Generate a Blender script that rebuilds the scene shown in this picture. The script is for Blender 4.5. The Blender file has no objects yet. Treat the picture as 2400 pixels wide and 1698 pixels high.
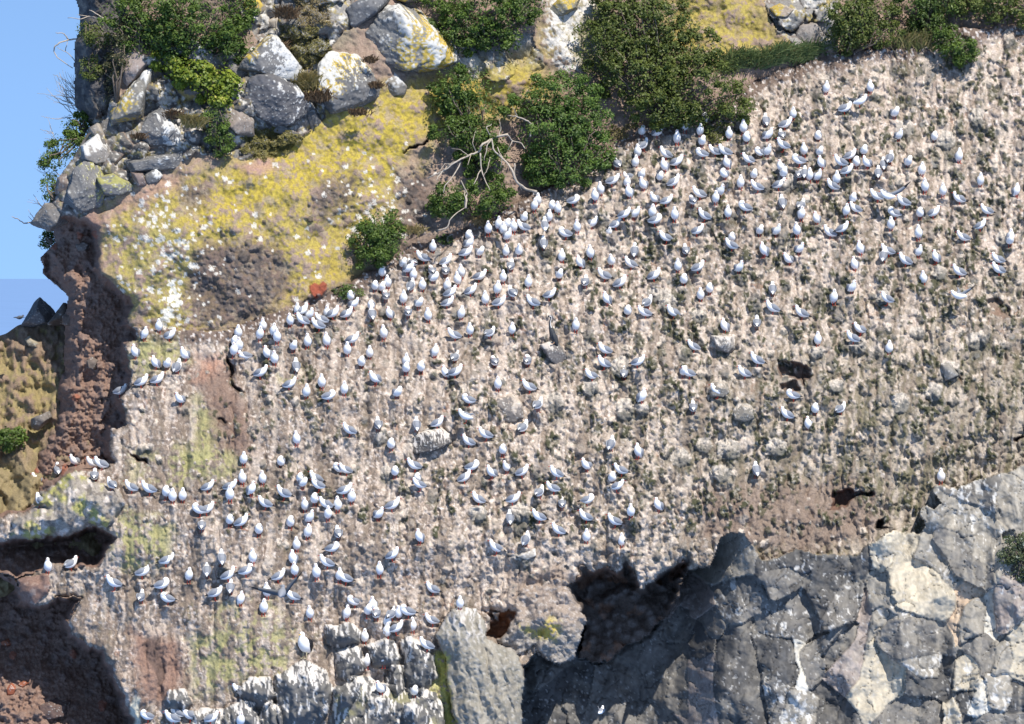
import bpy, math, random
import numpy as np

# ------------------------------------------------------------------ camera, sky, sun
scene = bpy.context.scene
COL = scene.collection
D = 130.0                 # metres from the camera to the lip of the cliff
CZ = 25.0                 # camera height above the sea
PX = 0.01                 # one photograph pixel at the lip of the cliff, in metres
cam_d = bpy.data.cameras.new('camera')
cam = bpy.data.objects.new('camera', cam_d)
COL.objects.link(cam)
cam.location = (0, -D, CZ)
cam.rotation_euler = (math.radians(90), 0, 0)
cam_d.sensor_width = 36.0
cam_d.lens = 36.0 * D / 24.0
cam_d.shift_y = -(849 - 646) / 2400.0
cam_d.clip_start = 1.0
cam_d.clip_end = 60000.0
scene.camera = cam

SUN = np.array((0.30, -0.56, 0.77)); SUN /= np.linalg.norm(SUN)
sun_el = math.asin(SUN[2]); sun_az = math.atan2(SUN[0], SUN[1])
world = bpy.data.worlds.new('World'); scene.world = world
world.use_nodes = True
wn = world.node_tree.nodes; wl = world.node_tree.links
wn.clear()
w_out = wn.new('ShaderNodeOutputWorld'); w_bg = wn.new('ShaderNodeBackground')
w_sky = wn.new('ShaderNodeTexSky'); w_sky.sky_type = 'NISHITA'; w_sky.sun_disc = False
w_sky.sun_elevation = sun_el; w_sky.sun_rotation = sun_az
w_sky.air_density = 1.0; w_sky.dust_density = 0.3; w_sky.ozone_density = 2.0
w_tc = wn.new('ShaderNodeTexCoord'); w_add = wn.new('ShaderNodeVectorMath'); w_add.operation = 'ADD'
w_add.inputs[1].default_value = (0, 0, 0.36)
w_nrm = wn.new('ShaderNodeVectorMath'); w_nrm.operation = 'NORMALIZE'
wl.new(w_tc.outputs['Generated'], w_add.inputs[0]); wl.new(w_add.outputs[0], w_nrm.inputs[0])
wl.new(w_nrm.outputs[0], w_sky.inputs['Vector']); # a real sky is brightest low down: the strip over the sea shines more than the zenith
w_sep = wn.new('ShaderNodeSeparateXYZ'); wl.new(w_tc.outputs['Generated'], w_sep.inputs[0])
w_mr = wn.new('ShaderNodeMapRange'); w_mr.inputs[1].default_value = 0.0; w_mr.inputs[2].default_value = 0.45; w_mr.inputs[3].default_value = 2.3; w_mr.inputs[4].default_value = 0.85
wl.new(w_sep.outputs[2], w_mr.inputs[0])
w_hs = wn.new('ShaderNodeHueSaturation'); w_hs.inputs['Saturation'].default_value = 1.08
wl.new(w_sky.outputs[0], w_hs.inputs['Color'])
w_mul = wn.new('ShaderNodeVectorMath'); w_mul.operation = 'SCALE'
wl.new(w_hs.outputs[0], w_mul.inputs[0]); wl.new(w_mr.outputs[0], w_mul.inputs['Scale']); wl.new(w_mul.outputs[0], w_bg.inputs['Color'])
w_bg.inputs['Strength'].default_value = 0.092
wl.new(w_bg.outputs[0], w_out.inputs['Surface'])
sd_ = bpy.data.lights.new('sun', 'SUN'); sun = bpy.data.objects.new('sun', sd_); COL.objects.link(sun)
sd_.energy = 5.0; sd_.angle = math.radians(0.5); sd_.color = (1.0, 0.955, 0.89)
sun.rotation_euler = (math.pi / 2 - sun_el, 0, math.pi / 2 + math.atan2(SUN[1], SUN[0]))
vs = scene.view_settings
vs.view_transform = 'Standard'; vs.look = 'None'; vs.exposure = 0.27; vs.gamma = 1.0; vs.use_curve_mapping = False

# ------------------------------------------------------------------ helpers
RNG = np.random.default_rng(7)
random.seed(7)
K = 2400 / 836.4
TO = {1: (0, 0), 2: (800, 0), 3: (1600, 0), 4: (0, 566), 5: (800, 566), 6: (1600, 566), 7: (0, 1132), 8: (800, 1132), 9: (1600, 1132)}
TS = 800 / 2295.0
def T(k, *pts):
    ox, oy = TO[k]
    return [(ox + x * TS, oy + y * TS) for x, y in pts]
def W(u, v, Y):
    s = (D + Y) / D * PX
    return ((u - 1200) * s, Y, CZ + (646 - v) * s)

_tab = np.random.default_rng(3).permutation(4096)
_ang = np.random.default_rng(4).random(4096) * 2 * np.pi
_gx, _gy = np.cos(_ang), np.sin(_ang)
_rv = np.random.default_rng(5).random((4096, 4))
def _h(ix, iy, seed):
    return _tab[(_tab[(ix + seed * 131) & 4095] + iy) & 4095]
def noise(x, y, seed=0):
    x = np.asarray(x, float); y = np.asarray(y, float)
    ix = np.floor(x).astype(np.int64); iy = np.floor(y).astype(np.int64)
    fx = x - ix; fy = y - iy
    sx = fx * fx * fx * (fx * (fx * 6 - 15) + 10); sy = fy * fy * fy * (fy * (fy * 6 - 15) + 10)
    def g(a, b):
        h = _h(ix + a, iy + b, seed)
        return _gx[h] * (fx - a) + _gy[h] * (fy - b)
    n0 = g(0, 0) * (1 - sx) + g(1, 0) * sx
    n1 = g(0, 1) * (1 - sx) + g(1, 1) * sx
    return (n0 * (1 - sy) + n1 * sy) * 1.5
def fbm(x, y, o=4, seed=0, r=0.55):
    s = 0; a = 1; t = 0
    for k in range(o):
        s = s + a * noise(x * 2 ** k + k * 17.3, y * 2 ** k - k * 9.1, seed + k)
        t += a; a *= r
    return s / t * 1.4
def worley(x, y, seed=0):
    ix = np.floor(x).astype(np.int64); iy = np.floor(y).astype(np.int64)
    f1 = np.full(x.shape, 9.0); f2 = np.full(x.shape, 9.0); cid = np.zeros(x.shape, np.int64)
    for a in (-1, 0, 1):
        for b in (-1, 0, 1):
            h = _h(ix + a, iy + b, seed)
            dx = ix + a + _rv[h, 0] - x; dy = iy + b + _rv[h, 1] - y
            d = np.sqrt(dx * dx + dy * dy)
            c = d < f1
            f2 = np.where(c, f1, np.minimum(f2, d)); cid = np.where(c, h, cid); f1 = np.where(c, d, f1)
    return f1, f2, cid
def sm(a, b, x):
    t = np.clip((x - a) / (b - a), 0, 1)
    return t * t * (3 - 2 * t)

# materials ---------------------------------------------------------
MATS = {}
def mat(name, color=(.5, .5, .5), rough=.8, spec=.3, attr=False, vary=0.0, vscale=40., bump=0.0, bscale=60., trans=0.0):
    m = bpy.data.materials.new(name); m.use_nodes = True
    nt = m.node_tree; n = nt.nodes; l = nt.links
    b = n['Principled BSDF']
    b.inputs['Roughness'].default_value = rough
    b.inputs['Specular IOR Level'].default_value = spec
    b.inputs['Base Color'].default_value = (*color, 1)
    src = None
    if attr:
        a = n.new('ShaderNodeAttribute'); a.attribute_name = 'Col'; src = a.outputs['Color']
    if vary > 0:
        tc = n.new('ShaderNodeTexCoord')
        nz = n.new('ShaderNodeTexNoise'); nz.inputs['Scale'].default_value = vscale; nz.inputs['Detail'].default_value = 5
        l.new(tc.outputs['Object'], nz.inputs['Vector'])
        mr = n.new('ShaderNodeMapRange'); mr.inputs[1].default_value = .3; mr.inputs[2].default_value = .7
        mr.inputs[3].default_value = 1 - vary; mr.inputs[4].default_value = 1 + vary
        l.new(nz.outputs['Fac'], mr.inputs[0])
        mx = n.new('ShaderNodeVectorMath'); mx.operation = 'SCALE'
        if src is None:
            c = n.new('ShaderNodeRGB'); c.outputs[0].default_value = (*color, 1); src = c.outputs[0]
        l.new(src, mx.inputs[0]); l.new(mr.outputs[0], mx.inputs['Scale']); src = mx.outputs[0]
        if bump > 0:
            nb = n.new('ShaderNodeTexNoise'); nb.inputs['Scale'].default_value = bscale; nb.inputs['Detail'].default_value = 4
            l.new(tc.outputs['Object'], nb.inputs['Vector'])
            bp = n.new('ShaderNodeBump'); bp.inputs['Strength'].default_value = bump; bp.inputs['Distance'].default_value = .02
            l.new(nb.outputs['Fac'], bp.inputs['Height']); l.new(bp.outputs[0], b.inputs['Normal'])
    if src is not None:
        l.new(src, b.inputs['Base Color'])
    if trans > 0:
        tr = n.new('ShaderNodeBsdfTranslucent'); ms = n.new('ShaderNodeMixShader'); ms.inputs[0].default_value = trans
        if src is not None: l.new(src, tr.inputs['Color'])
        else: tr.inputs['Color'].default_value = (*color, 1)
        l.new(b.outputs[0], ms.inputs[1]); l.new(tr.outputs[0], ms.inputs[2])
        l.new(ms.outputs[0], n['Material Output'].inputs['Surface'])
    MATS[name] = m
    return m
mat('weathered_ground', attr=True, rough=.92, spec=.15, vary=.22, vscale=22, bump=.6, bscale=35)
mat('basalt', attr=True, rough=.85, spec=.2, vary=.13, vscale=9, bump=.35, bscale=22)
mat('lichened_rock', attr=True, rough=.9, spec=.2, vary=.16, vscale=14, bump=.5, bscale=25)
mat('leaf', attr=True, rough=.5, spec=.28, trans=.22)
mat('dry_blade', attr=True, rough=.8, spec=.2, trans=.35)
mat('bark', (.16, .125, .095), .9, vary=.3, vscale=25)
mat('dead_wood', (.42, .36, .29), .85, vary=.25, vscale=20)
mat('white_feather', (.90, .885, .865), .75, .15, vary=.04, vscale=30)
mat('grey_feather', (.25, .262, .29), .7, .2, vary=.07, vscale=40)
mat('black_feather', (.015, .015, .018), .6, .3)
mat('dark_feather', (.085, .09, .10), .6, .3)
mat('charcoal_feather', (.05, .052, .055), .6, .3, vary=.2, vscale=40)
mat('red_bill', (.42, .025, .015), .5)
mat('red_leg', (.45, .05, .03), .55)
mat('yellow_bill', (.72, .45, .06), .5)
mat('pale_leg', (.55, .48, .30), .6)
mat('pink_leg', (.60, .36, .22), .6)

# objects -----------------------------------------------------------
def mesh_obj(name, verts, faces, mats, parent=None, colors=None, midx=None, smooth=False):
    me = bpy.data.meshes.new(name)
    verts = np.asarray(verts, np.float32)
    if isinstance(faces, np.ndarray):
        nf, k = faces.shape
        me.vertices.add(len(verts)); me.vertices.foreach_set('co', verts.ravel())
        me.loops.add(nf * k); me.loops.foreach_set('vertex_index', faces.astype(np.int32).ravel())
        me.polygons.add(nf); me.polygons.foreach_set('loop_start', np.arange(0, nf * k, k, dtype=np.int32))
        me.update(calc_edges=True)
    else:
        me.from_pydata([tuple(map(float, p)) for p in verts], [], [tuple(map(int, f)) for f in faces])
    for m in (mats if isinstance(mats, (list, tuple)) else [mats]):
        me.materials.append(MATS[m])
    if midx is not None:
        me.polygons.foreach_set('material_index', np.asarray(midx, np.int32))
    if smooth:
        me.polygons.foreach_set('use_smooth', np.ones(len(me.polygons), bool))
    if colors is not None:
        at = me.attributes.new('Col', 'FLOAT_COLOR', 'POINT')
        c = np.ones((len(verts), 4), np.float32); c[:, :3] = colors
        at.data.foreach_set('color', c.ravel())
    me.update()
    o = bpy.data.objects.new(name, me); COL.objects.link(o)
    if parent is not None: o.parent = parent
    return o
def tag(o, label=None, cat=None, group=None, kind=None):
    if label: o['label'] = label
    if cat: o['category'] = cat
    if group: o['group'] = group
    if kind: o['kind'] = kind
    return o
def empty(name, loc=(0, 0, 0)):
    o = bpy.data.objects.new(name, None); COL.objects.link(o); o.location = loc
    o.empty_display_size = .1
    return o
def tube_geo(pts, rad, n=6):
    pts = np.asarray(pts, float); m = len(pts)
    t = np.gradient(pts, axis=0); t /= np.linalg.norm(t, axis=1)[:, None] + 1e-9
    up = np.array((.13, .9, .31)); V = []; F = []
    for i in range(m):
        a = np.cross(t[i], up); a /= np.linalg.norm(a) + 1e-9; b = np.cross(t[i], a)
        for k in range(n):
            w = 2 * np.pi * k / n
            V.append(pts[i] + rad[i] * (np.cos(w) * a + np.sin(w) * b))
    for i in range(m - 1):
        for k in range(n):
            F.append((i * n + k, i * n + (k + 1) % n, (i + 1) * n + (k + 1) % n, (i + 1) * n + k))
    F.append(tuple(range(n - 1, -1, -1))); F.append(tuple((m - 1) * n + k for k in range(n)))
    return V, F
class Geo:
    def __init__(s): s.V = []; s.F = []; s.M = []
    def add(s, V, F, m=0):
        b = len(s.V); s.V += [tuple(p) for p in V]; s.F += [tuple(i + b for i in f) for f in F]; s.M += [m] * len(F)
        return s
    def tube(s, pts, r0, r1=None, n=6, m=0):
        r1 = r0 if r1 is None else r1
        V, F = tube_geo(pts, np.linspace(r0, r1, len(pts)), n); return s.add(V, F, m)
    def build(s, name, mats, parent=None, smooth=True):
        return mesh_obj(name, s.V, s.F, mats, parent, midx=s.M, smooth=smooth)

# ------------------------------------------------------------------ the gulls seen in the photo: tile, then x y pose+facing
# pose: u upright, n level, p head tucked or preening, s sitting.  facing: f b l r, q front-left, e front-right, z back-left, c back-right
BIRDS = {
2: "2020 898 pf 2128 900 ne 2258 940 uf 2035 985 nc 1992 1030 uf 2175 1045 nl 1977 1100 uf 1848 1110 nz 2172 1125 uq 2256 1100 nr 1935 1180 sl 2018 1190 pf 2142 1203 pf 2240 1235 nr 1822 1225 nr 1922 1235 uf 2025 1255 nq 1935 1305 uq 1742 1285 uf 1705 1328 uf 2105 1345 nq 2185 1358 nr 1320 1360 uf 1298 1390 uf 1560 1360 pr 1418 1400 pf 1455 1410 uf 1395 1470 uf 1228 1480 pf 1058 1520 uf 988 1548 uf 1090 1555 uf 1122 1525 pf 1158 1535 uf 1225 1535 nl 1905 1450 nr 1970 1450 ne 2092 1440 uf 2110 1495 pr 2240 1455 uf 1585 1535 uf 1690 1510 ne 1850 1515 nr 1800 1552 sf 1505 1585 pl 1120 1595 ne 858 1605 pf 2180 1607 nl",
3: "15 855 uf 150 800 ub 118 885 uf 312 910 uf 408 870 uf 130 965 pf 428 945 pf 558 820 ub 742 775 uf 690 845 nr 575 920 ne 668 920 nb 965 600 uf 1258 595 uf 1090 740 nr 1425 775 pe 1455 920 ne 1692 935 pf 910 930 pf 215 1025 nl 285 1030 nl 130 1045 pl 672 985 nl 815 1020 uf 525 1040 pl 568 1030 ne 920 1035 pf 1218 1030 pf 440 1080 nl 1128 1055 nr 298 1105 uq 1395 1070 uc 780 1095 pl 1060 1100 nl 932 1105 uq 1168 1110 pf 1235 1105 nq 1350 1115 ub 1515 1105 pf 1860 1060 uf 660 1130 uq 678 1180 pf 1105 1155 nr 1315 1170 ub 1608 1155 uf 280 1185 pq 478 1190 pf 785 1180 nb 820 1170 ub 852 1190 uf 910 1195 ne 388 1240 uf 500 1265 nl 650 1250 nr 1035 1215 uf 1005 1260 nl 2000 1225 uf 1628 1265 uf 1750 1290 uf 2250 1290 ue 110 1315 nl 250 1300 ne 222 1340 uf 68 1365 pb 1305 1330 nl 1485 1370 nl 1855 1345 nl 670 1375 ub 795 1395 nc 798 1450 uf 1145 1350 pf 1100 1425 uf 1160 1410 nl 415 1410 pl 303 1440 uf 140 1460 nl 900 1480 uq 1425 1450 pl 1595 1450 pf 1690 1440 nr 2045 1425 nl 1400 1520 uf 2005 1525 nr 518 1565 pf 632 1565 ne 768 1560 uf 985 1575 nl 1078 1545 nr 1585 1580 uf 100 1560 nr 330 1612 pf 1890 1605 nl 2205 1600 uf",
4: "972 630 ue 1068 580 uf 1145 640 nr 905 755 uq 1045 825 uq 1122 840 pf 1240 775 nq 1192 855 uc 1060 940 nr 955 955 nr 808 1015 nr 1210 1070 nq 500 1485 nq 625 1500 nl 680 1510 nl 385 1550 nb 635 1590 nb 250 1610 nl 1602 625 uf 1768 580 uf 1748 635 uf 1840 610 uf 1862 655 uf 1950 540 uf 1578 690 pf 1608 710 uf 1572 745 uf 1645 760 sl 1797 765 uq 1845 800 uf 1755 895 nr 1972 720 pf 2065 685 uf 2195 680 uf 1990 850 ub 1948 970 nr 2060 1025 uf 2162 960 uf 2210 1055 pr 1995 1340 uf 1638 1475 uf 1888 1500 pf 2285 1545 pl 2000 470 uf 2030 540 nl 2078 510 ne 2035 480 nr 2140 575 nl 2165 535 nl 2200 495 uf 2245 495 nr 1765 1605 uf 1630 1605 uf 2015 1608 pf 2120 1605 nl",
5: "615 45 uf 860 25 ne 835 85 nr 930 85 pe 550 120 nl 475 140 sz 415 165 pf 450 195 ne 710 140 nr 1108 75 uf 1195 75 nf 1362 25 ub 1485 110 uf 1605 150 uq 1672 90 uf 1815 145 nf 1940 160 nl 1972 75 ub 2262 175 uf 275 225 pf 485 235 uf 610 215 pb 700 215 pb 805 220 uf 780 270 uf 620 260 pe 930 245 nr 1142 175 nb 1088 250 uf 1465 240 pf 1765 240 nl 2110 240 nr 1640 285 nb 1880 290 nr 1255 285 uf 225 315 pf 272 325 pf 312 285 uf 470 305 uc 545 305 uf 712 310 uf 735 355 nr 875 340 nr 1050 330 uf 1150 360 nz 62 385 pf 82 430 ne 300 380 pb 420 395 uf 715 420 nr 970 400 uf 1060 420 nr 520 430 pe 1285 420 nl 1400 365 nr 1785 395 uq 2060 420 nc 200 445 pf 205 500 ub 40 495 nr 325 495 uq 450 490 pb 585 510 uf 805 495 uf 1925 485 pf 2040 490 nl 2225 490 nl 285 630 uf 75 670 nr 865 605 uf 760 640 nl 1000 625 nc 1148 600 uf 1575 575 uf 40 740 uf 190 760 uf 630 750 ue 765 790 nc 1770 740 nl 435 815 uf 435 870 pf 135 830 pf 1030 825 pb 1252 820 pb 535 865 pf 700 890 uq 770 890 nr 1760 830 nl 1680 910 nl 1995 820 nr 1900 900 nb 225 935 nq 1050 970 uf 20 1005 uf 375 1035 pe 1260 990 nl 2025 1055 ue 855 1080 pl 1325 1110 nc 650 1230 nr 505 1245 ub 245 1245 nb 50 1280 nl 970 1310 nl 850 1355 nl 1225 1265 nc 335 1385 pf 1815 1375 uc 1085 1420 pf 1990 1425 uq 360 1565 pf 490 1520 nl 880 1530 pr 1005 1565 nq 1110 1530 nq 1220 1560 nr 1440 1570 nl 1645 1520 nq 1880 1550 nl 30 1545 nl 835 1600 nr 510 1608 pf 1820 1608 pf",
6: "20 70 nb 325 35 nl 545 70 uq 785 60 ne 710 130 nq 105 185 nr 380 190 ne 1195 60 uq 1380 75 nl 1350 110 ub 1155 165 uq 1490 140 nl 1590 80 ne 1700 115 uq 1895 4 pf 2200 10 pf 2120 130 nl 1855 215 nl 2120 200 nl 1618 260 uf 6 275 pf 180 335 pf 120 370 uf 605 330 ub 1140 325 ne 1018 390 uf 1370 395 nl 600 460 nl 795 495 nl 280 580 uq 500 560 nb 1190 600 nl 1140 660 nl 908 670 uf 1388 730 uf 70 715 nl 495 810 nl 410 895 nl 40 895 nl 230 1020 nl 70 1130 nb 740 1050 pl 890 1145 pf 1065 1135 nc 695 1175 nl 840 1240 uq 495 1550 ub 1735 1595 uf 5 890 pf",
7: "265 135 nz 260 8 nb 745 20 nz 880 40 nl 1000 55 nl 1118 85 pf 1160 105 uf 1228 100 uf 1400 35 nr 1545 35 nr 1548 95 uf 1690 55 ue 1905 85 nl 2035 15 pe 2140 25 nl 1780 150 nl 1340 200 pl 1395 190 nr 2050 165 uf 2115 130 pf 2190 155 nl 2270 165 uf 2205 220 uf 2080 250 ne 1355 300 nb 1545 270 pf 1630 275 nr 1740 335 pf 1950 285 pf 2068 345 uf 2275 355 nb 1995 430 uf 2235 455 pr 1490 520 ub 1120 535 nr 1698 515 uf 1965 525 uq 2195 550 nl 960 615 nr 1268 635 uf 1395 605 ub 1540 635 nr 1660 610 pr 1875 640 nr 1980 600 uf 2130 620 uf 2282 635 uf 765 690 nl 1090 705 pr 950 780 nb 1125 795 pl 1450 755 nr 1550 715 ub 1620 795 ue 1795 745 uf 1965 775 nl 1770 855 uf 2085 890 uf 318 575 uf 480 560 nc 1610 1405 nl 990 1585 pl 1180 1560 nl 1160 1600 nl 1275 1580 nl 1420 1595 nr 1618 1612 uf",
8: "20 65 nr 70 110 uf 345 165 nr 250 225 ne 525 20 nl 525 375 uq 350 495 nr 255 600 uf 610 725 nl 25 655 nl 795 820 uf 85 815 pl 40 890 ue 180 880 pf 212 840 uf 235 902 pb 340 895 nc 385 890 uf 445 885 pl 310 950 uf 305 1015 uf 375 990 nr 480 975 uf 610 935 nl 155 1050 uf 570 1105 nl 170 1215 uf 285 1205 uf 265 1400 nq 490 1420 pf 915 120 nl 1155 120 nr 1335 75 nc 1425 45 nl 1485 150 nb 1655 130 pr 1855 30 nr 1130 250 ub 1325 240 nl 1640 240 nl 1835 270 nl 1945 205 uf 2130 160 uq 1455 330 nl 1245 390 uc 1035 450 nl 1645 375 uf 1885 400 uf",
}
FOOT = {'u': 15.5, 'n': 14.0, 'p': 12.0, 's': 9.0}
birds = []
for k, s in BIRDS.items():
    t = s.split()
    for i in range(0, len(t), 3):
        (u, v), = T(k, (float(t[i]), float(t[i + 1])))
        c = t[i + 2]
        if any(abs(b['u'] - u) < 7 and abs(b['v'] - v) < 9 for b in birds): continue
        birds.append(dict(u=u, v=v, pose=c[0], face=c[1], vf=v + FOOT[c[0]]))
# ------------------------------------------------------------------ the cliff: one relief, cut into the kinds of ground it shows
STEP = 2.5
us = np.arange(-150, 2551, STEP); vv = np.arange(-150, 1851, STEP)
U, V = np.meshgrid(us, vv)
NV, NU = U.shape
q1 = noise(U / 46, V / 46, 31); q2 = noise(U / 46, V / 46, 32)
q3 = noise(U / 15, V / 15, 33); q4 = noise(U / 15, V / 15, 34)
WUo = 9 * q1 + 4.5 * q3; WVo = 9 * q2 + 4.5 * q4
NA = fbm(U / 150, V / 150, 4, 41); NB = fbm(U / 60, V / 60, 4, 42); NC = fbm(U / 22, V / 22, 4, 43); ND = fbm(U / 9, V / 9, 3, 44)
WX = 7 * q3 + 9 * q1 + 6 * NC
NS = fbm((U + WX) / 10, (V + 5 * q4) / 44, 4, 45); NT = fbm((U + WX * .7 + .12 * V) / 6, (V + 6 * q4) / 15, 3, 46); NR = RNG.random(U.shape)
NE = fbm(U / 60 + 9, V / 60 - 4, 4, 47); NF = fbm(U / 22 - 5, V / 22 + 3, 4, 48)
DRIP = fbm((U + 5 * q3 + 3 * NC) / 7, (V + 4 * q4) / 40, 3, 49)
R = np.zeros(U.shape, np.int8); Y = np.zeros(U.shape); C = np.zeros(U.shape + (3,))
def box(u0, u1, v0, v1):
    i0 = int(np.clip((u0 - us[0]) / STEP, 0, NU)); i1 = int(np.clip((u1 - us[0]) / STEP + 1, 0, NU))
    j0 = int(np.clip((v0 - vv[0]) / STEP, 0, NV)); j1 = int(np.clip((v1 - vv[0]) / STEP + 1, 0, NV))
    return np.s_[j0:max(j1, j0 + 1), i0:max(i1, i0 + 1)]
def poly(pts, warp=1.0, pad=24):
    P = np.asarray(pts, float)
    sl = box(P[:, 0].min() - pad, P[:, 0].max() + pad, P[:, 1].min() - pad, P[:, 1].max() + pad)
    x = U[sl] + WUo[sl] * warp; y = V[sl] + WVo[sl] * warp
    ins = np.zeros(x.shape, bool); d2 = np.full(x.shape, 1e9)
    for (ax, ay), (bx, by) in zip(P, np.roll(P, -1, 0)):
        ex, ey = bx - ax, by - ay
        t = np.clip(((x - ax) * ex + (y - ay) * ey) / (ex * ex + ey * ey + 1e-9), 0, 1)
        d2 = np.minimum(d2, (x - ax - t * ex) ** 2 + (y - ay - t * ey) ** 2)
        c = ((ay > y) != (by > y)) & (x < (bx - ax) * (y - ay) / (by - ay + 1e-12) + ax)
        ins ^= c
    d = np.sqrt(d2)
    return sl, np.where(ins, d, -d)
def mixc(sl, m, col):
    m = np.asarray(m)[..., None]
    C[sl] = C[sl] * (1 - m) + np.asarray(col) * m
def paint(pts, col, soft=14, amt=1.0, warp=1.0, n=None, th=0.0):
    sl, s = poly(pts, warp, soft + 4)
    m = sm(-soft, soft, s) * amt
    if n is not None: m = m * sm(th - .08, th + .08, n[sl] + .5 * np.clip(s / (soft + 20), -1, .6))
    mixc(sl, m, col)
ALL = np.s_[:, :]

# --- guano slope
def colony_depth(u, v):
    t = 1290 - v
    y = np.where(t < 0, .0015 * t, np.where(t < 350, .0040 * t, 1.4 + .0066 * (t - 350)))
    return y + 1.5 * (np.clip(600 - u, 0, 900) / 600) ** 2 * .8
VB = np.array([(-150, 770), (300, 770), (430, 772), (530, 775), (640, 735), (720, 705), (800, 675), (880, 632), (960, 580), (1060, 545), (1150, 515), (1253, 452), (1340, 405), (1438, 345), (1497, 300), (1600, 285), (1700, 260), (1757, 195), (1914, 128), (2123, 108), (2262, 68), (2400, 60), (2560, 40)], float)
vb = np.interp(us, VB[:, 0], VB[:, 1])[None, :]
VBm = vb + WVo * .9
Yc = colony_depth(U, V)
runn = fbm((U + 1.3 * WX + .08 * V) / 23, (V + 10 * q4 + 14 * q2) / 85, 4, 51)
lefty = sm(1250, 600, U)
STR0 = fbm((U + .5 * WX) / 30, V / 260, 3, 65)
Y[:] = Yc + .16 * np.abs(STR0) + .34 * fbm(U / 260, V / 260, 3, 50) + (.11 - .06 * lefty) * NB + .03 * NC + (.16 - .10 * lefty) * np.abs(runn) + .028 * NS + .020 * NT + .014 * ND + .02 * NC
# colours of the guano slope
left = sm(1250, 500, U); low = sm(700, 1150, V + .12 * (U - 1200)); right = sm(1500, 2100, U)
C[:] = (.455, .37, .30)
mixc(ALL, sm(-.1, .4, NF + .4 * NS) * .6, (.59, .50, .415))
mixc(ALL, sm(.0, .45, NB) * .35, (.43, .35, .295))
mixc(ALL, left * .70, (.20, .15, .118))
mixc(ALL, sm(.10, .30, NC - .06) * (.6 + .2 * left), (.225, .17, .138))
mixc(ALL, sm(.02, .4, NS + .25 * left - .1 * right) * .55, (.30, .245, .20))
mixc(ALL, low * sm(900, 1900, U) * .62, (.285, .25, .195))
mixc(ALL, low * right * sm(-.1, .4, NS) * .5, (.20, .18, .13))
mixc(ALL, sm(.22, .42, NE) * sm(0, .3, NC) * .6, (.40, .215, .145))
mixc(ALL, sm(.15, .4, noise(U / 80, V / 130, 61)) * sm(0.0, .3, NS) * .5 * (.4 + .6 * low), (.135, .13, .06))
# pale splashes and runs of droppings
mixc(ALL, sm(-.15, .3, NB + .5 * NE) * .45 * left, (.30, .235, .19))
mixc(ALL, sm(.15, .28, NT + .28 * NB) * (.55 + .2 * left), (.64, .545, .46))
mixc(ALL, sm(.26, .36, ND + .22 * NE) * .8, (.76, .69, .62))
mixc(ALL, sm(.26, .40, -NT + .25 * NE) * (.6 + .2 * low), (.125, .108, .092))
mixc(ALL, sm(.30, .42, -ND) * .45, (.10, .09, .078))
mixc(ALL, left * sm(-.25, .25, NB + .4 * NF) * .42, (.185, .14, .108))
mixc(ALL, low * sm(1350, 1950, U) * (.38 + .25 * sm(-.2, .3, NS)), (.245, .21, .16))
mixc(ALL, sm(.03, -.02, np.abs(runn) - .02 + .06 * NB) * (.2 + .25 * right) * sm(-.1, .3, NF), (.16, .135, .10))
mixc(ALL, sm(.10, .34, noise((U + WX) / 34, V / 95, 62)) * sm(.0, .25, NS + .2 * NC) * right * .75, (.105, .10, .058))

STR = fbm((U + .6 * WX + .10 * V) / 27, (V + 8 * q4) / 240, 3, 63); ST2 = fbm((U + .6 * WX + .16 * (V - 900)) / 15, (V + 6 * q4) / 150, 3, 64)
mixc(ALL, sm(.04, .30, STR) * (.42 + .33 * low), (.215, .172, .135))
mixc(ALL, sm(.06, .30, -STR) * .50, (.60, .52, .44))
mixc(ALL, sm(.10, .32, ST2) * (.12 + .58 * low * right), (.145, .135, .078))
mixc(ALL, sm(.06, .3, -ST2) * low * right * .5, (.39, .345, .275))
C *= np.array((.90, .885, .885))
# --- upper cliff
m1 = V < VBm
Y1 = colony_depth(U, vb + 0 * V) + .30 + .0030 * (vb - V) + .45 * fbm(U / 230, V / 200, 3, 52) + .11 * NB + .045 * NC + .022 * ND
Y1 -= .5 * np.exp(-(((U - 620) / 330) ** 2 + ((V - 560) / 170) ** 2))
R[m1] = 1; Y[m1] = Y1[m1]
up = np.where(m1, 1.0, 0.0)
mixc(ALL, up, (.315, .235, .185))
mixc(ALL, up * sm(-.1, .4, NF) * .6, (.235, .18, .145))
mixc(ALL, up * sm(.1, .5, NE) * .6, (.37, .25, .20))
def yellow(pts, amt, th, col=(.42, .34, .080), soft=40):
    sl, s = poly(pts, 1.5, soft)
    w = sm(-soft, soft, s)
    nn = .5 * NB[sl] + .55 * NC[sl] + .35 * ND[sl]
    m = w * sm(th - .1, th + .12, nn) * amt * up[sl]
    mixc(sl, m, col)
    mixc(sl, m * sm(.0, .5, NF[sl]) * .6, (.40, .335, .09))
    mixc(sl, m * sm(.0, .3, -ND[sl]) * .6, (.22, .165, .075)); mixc(sl, m * sm(.12, .32, NF[sl] + .4 * ND[sl]) * .7, (.31, .235, .17))
yellow([(250, 480), (420, 400), (560, 380), (800, 250), (960, 200), (1060, 220), (1040, 300), (960, 420), (900, 560), (820, 640), (640, 735), (420, 790), (330, 760), (250, 620)], .92, -.14)
yellow([(560, 380), (760, 290), (900, 220), (1050, 200), (1050, 260), (950, 400), (850, 440), (700, 450), (600, 520), (400, 560)], .94, -.28, (.46, .365, .065))
yellow([(250, 540), (380, 500), (460, 600), (420, 780), (330, 760)], .8, -.2, (.38, .33, .12))
yellow([(1180, 130), (1260, 120), (1250, 230), (1090, 240), (1050, 180)], .9, -.2, (.50, .36, .06))
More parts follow.
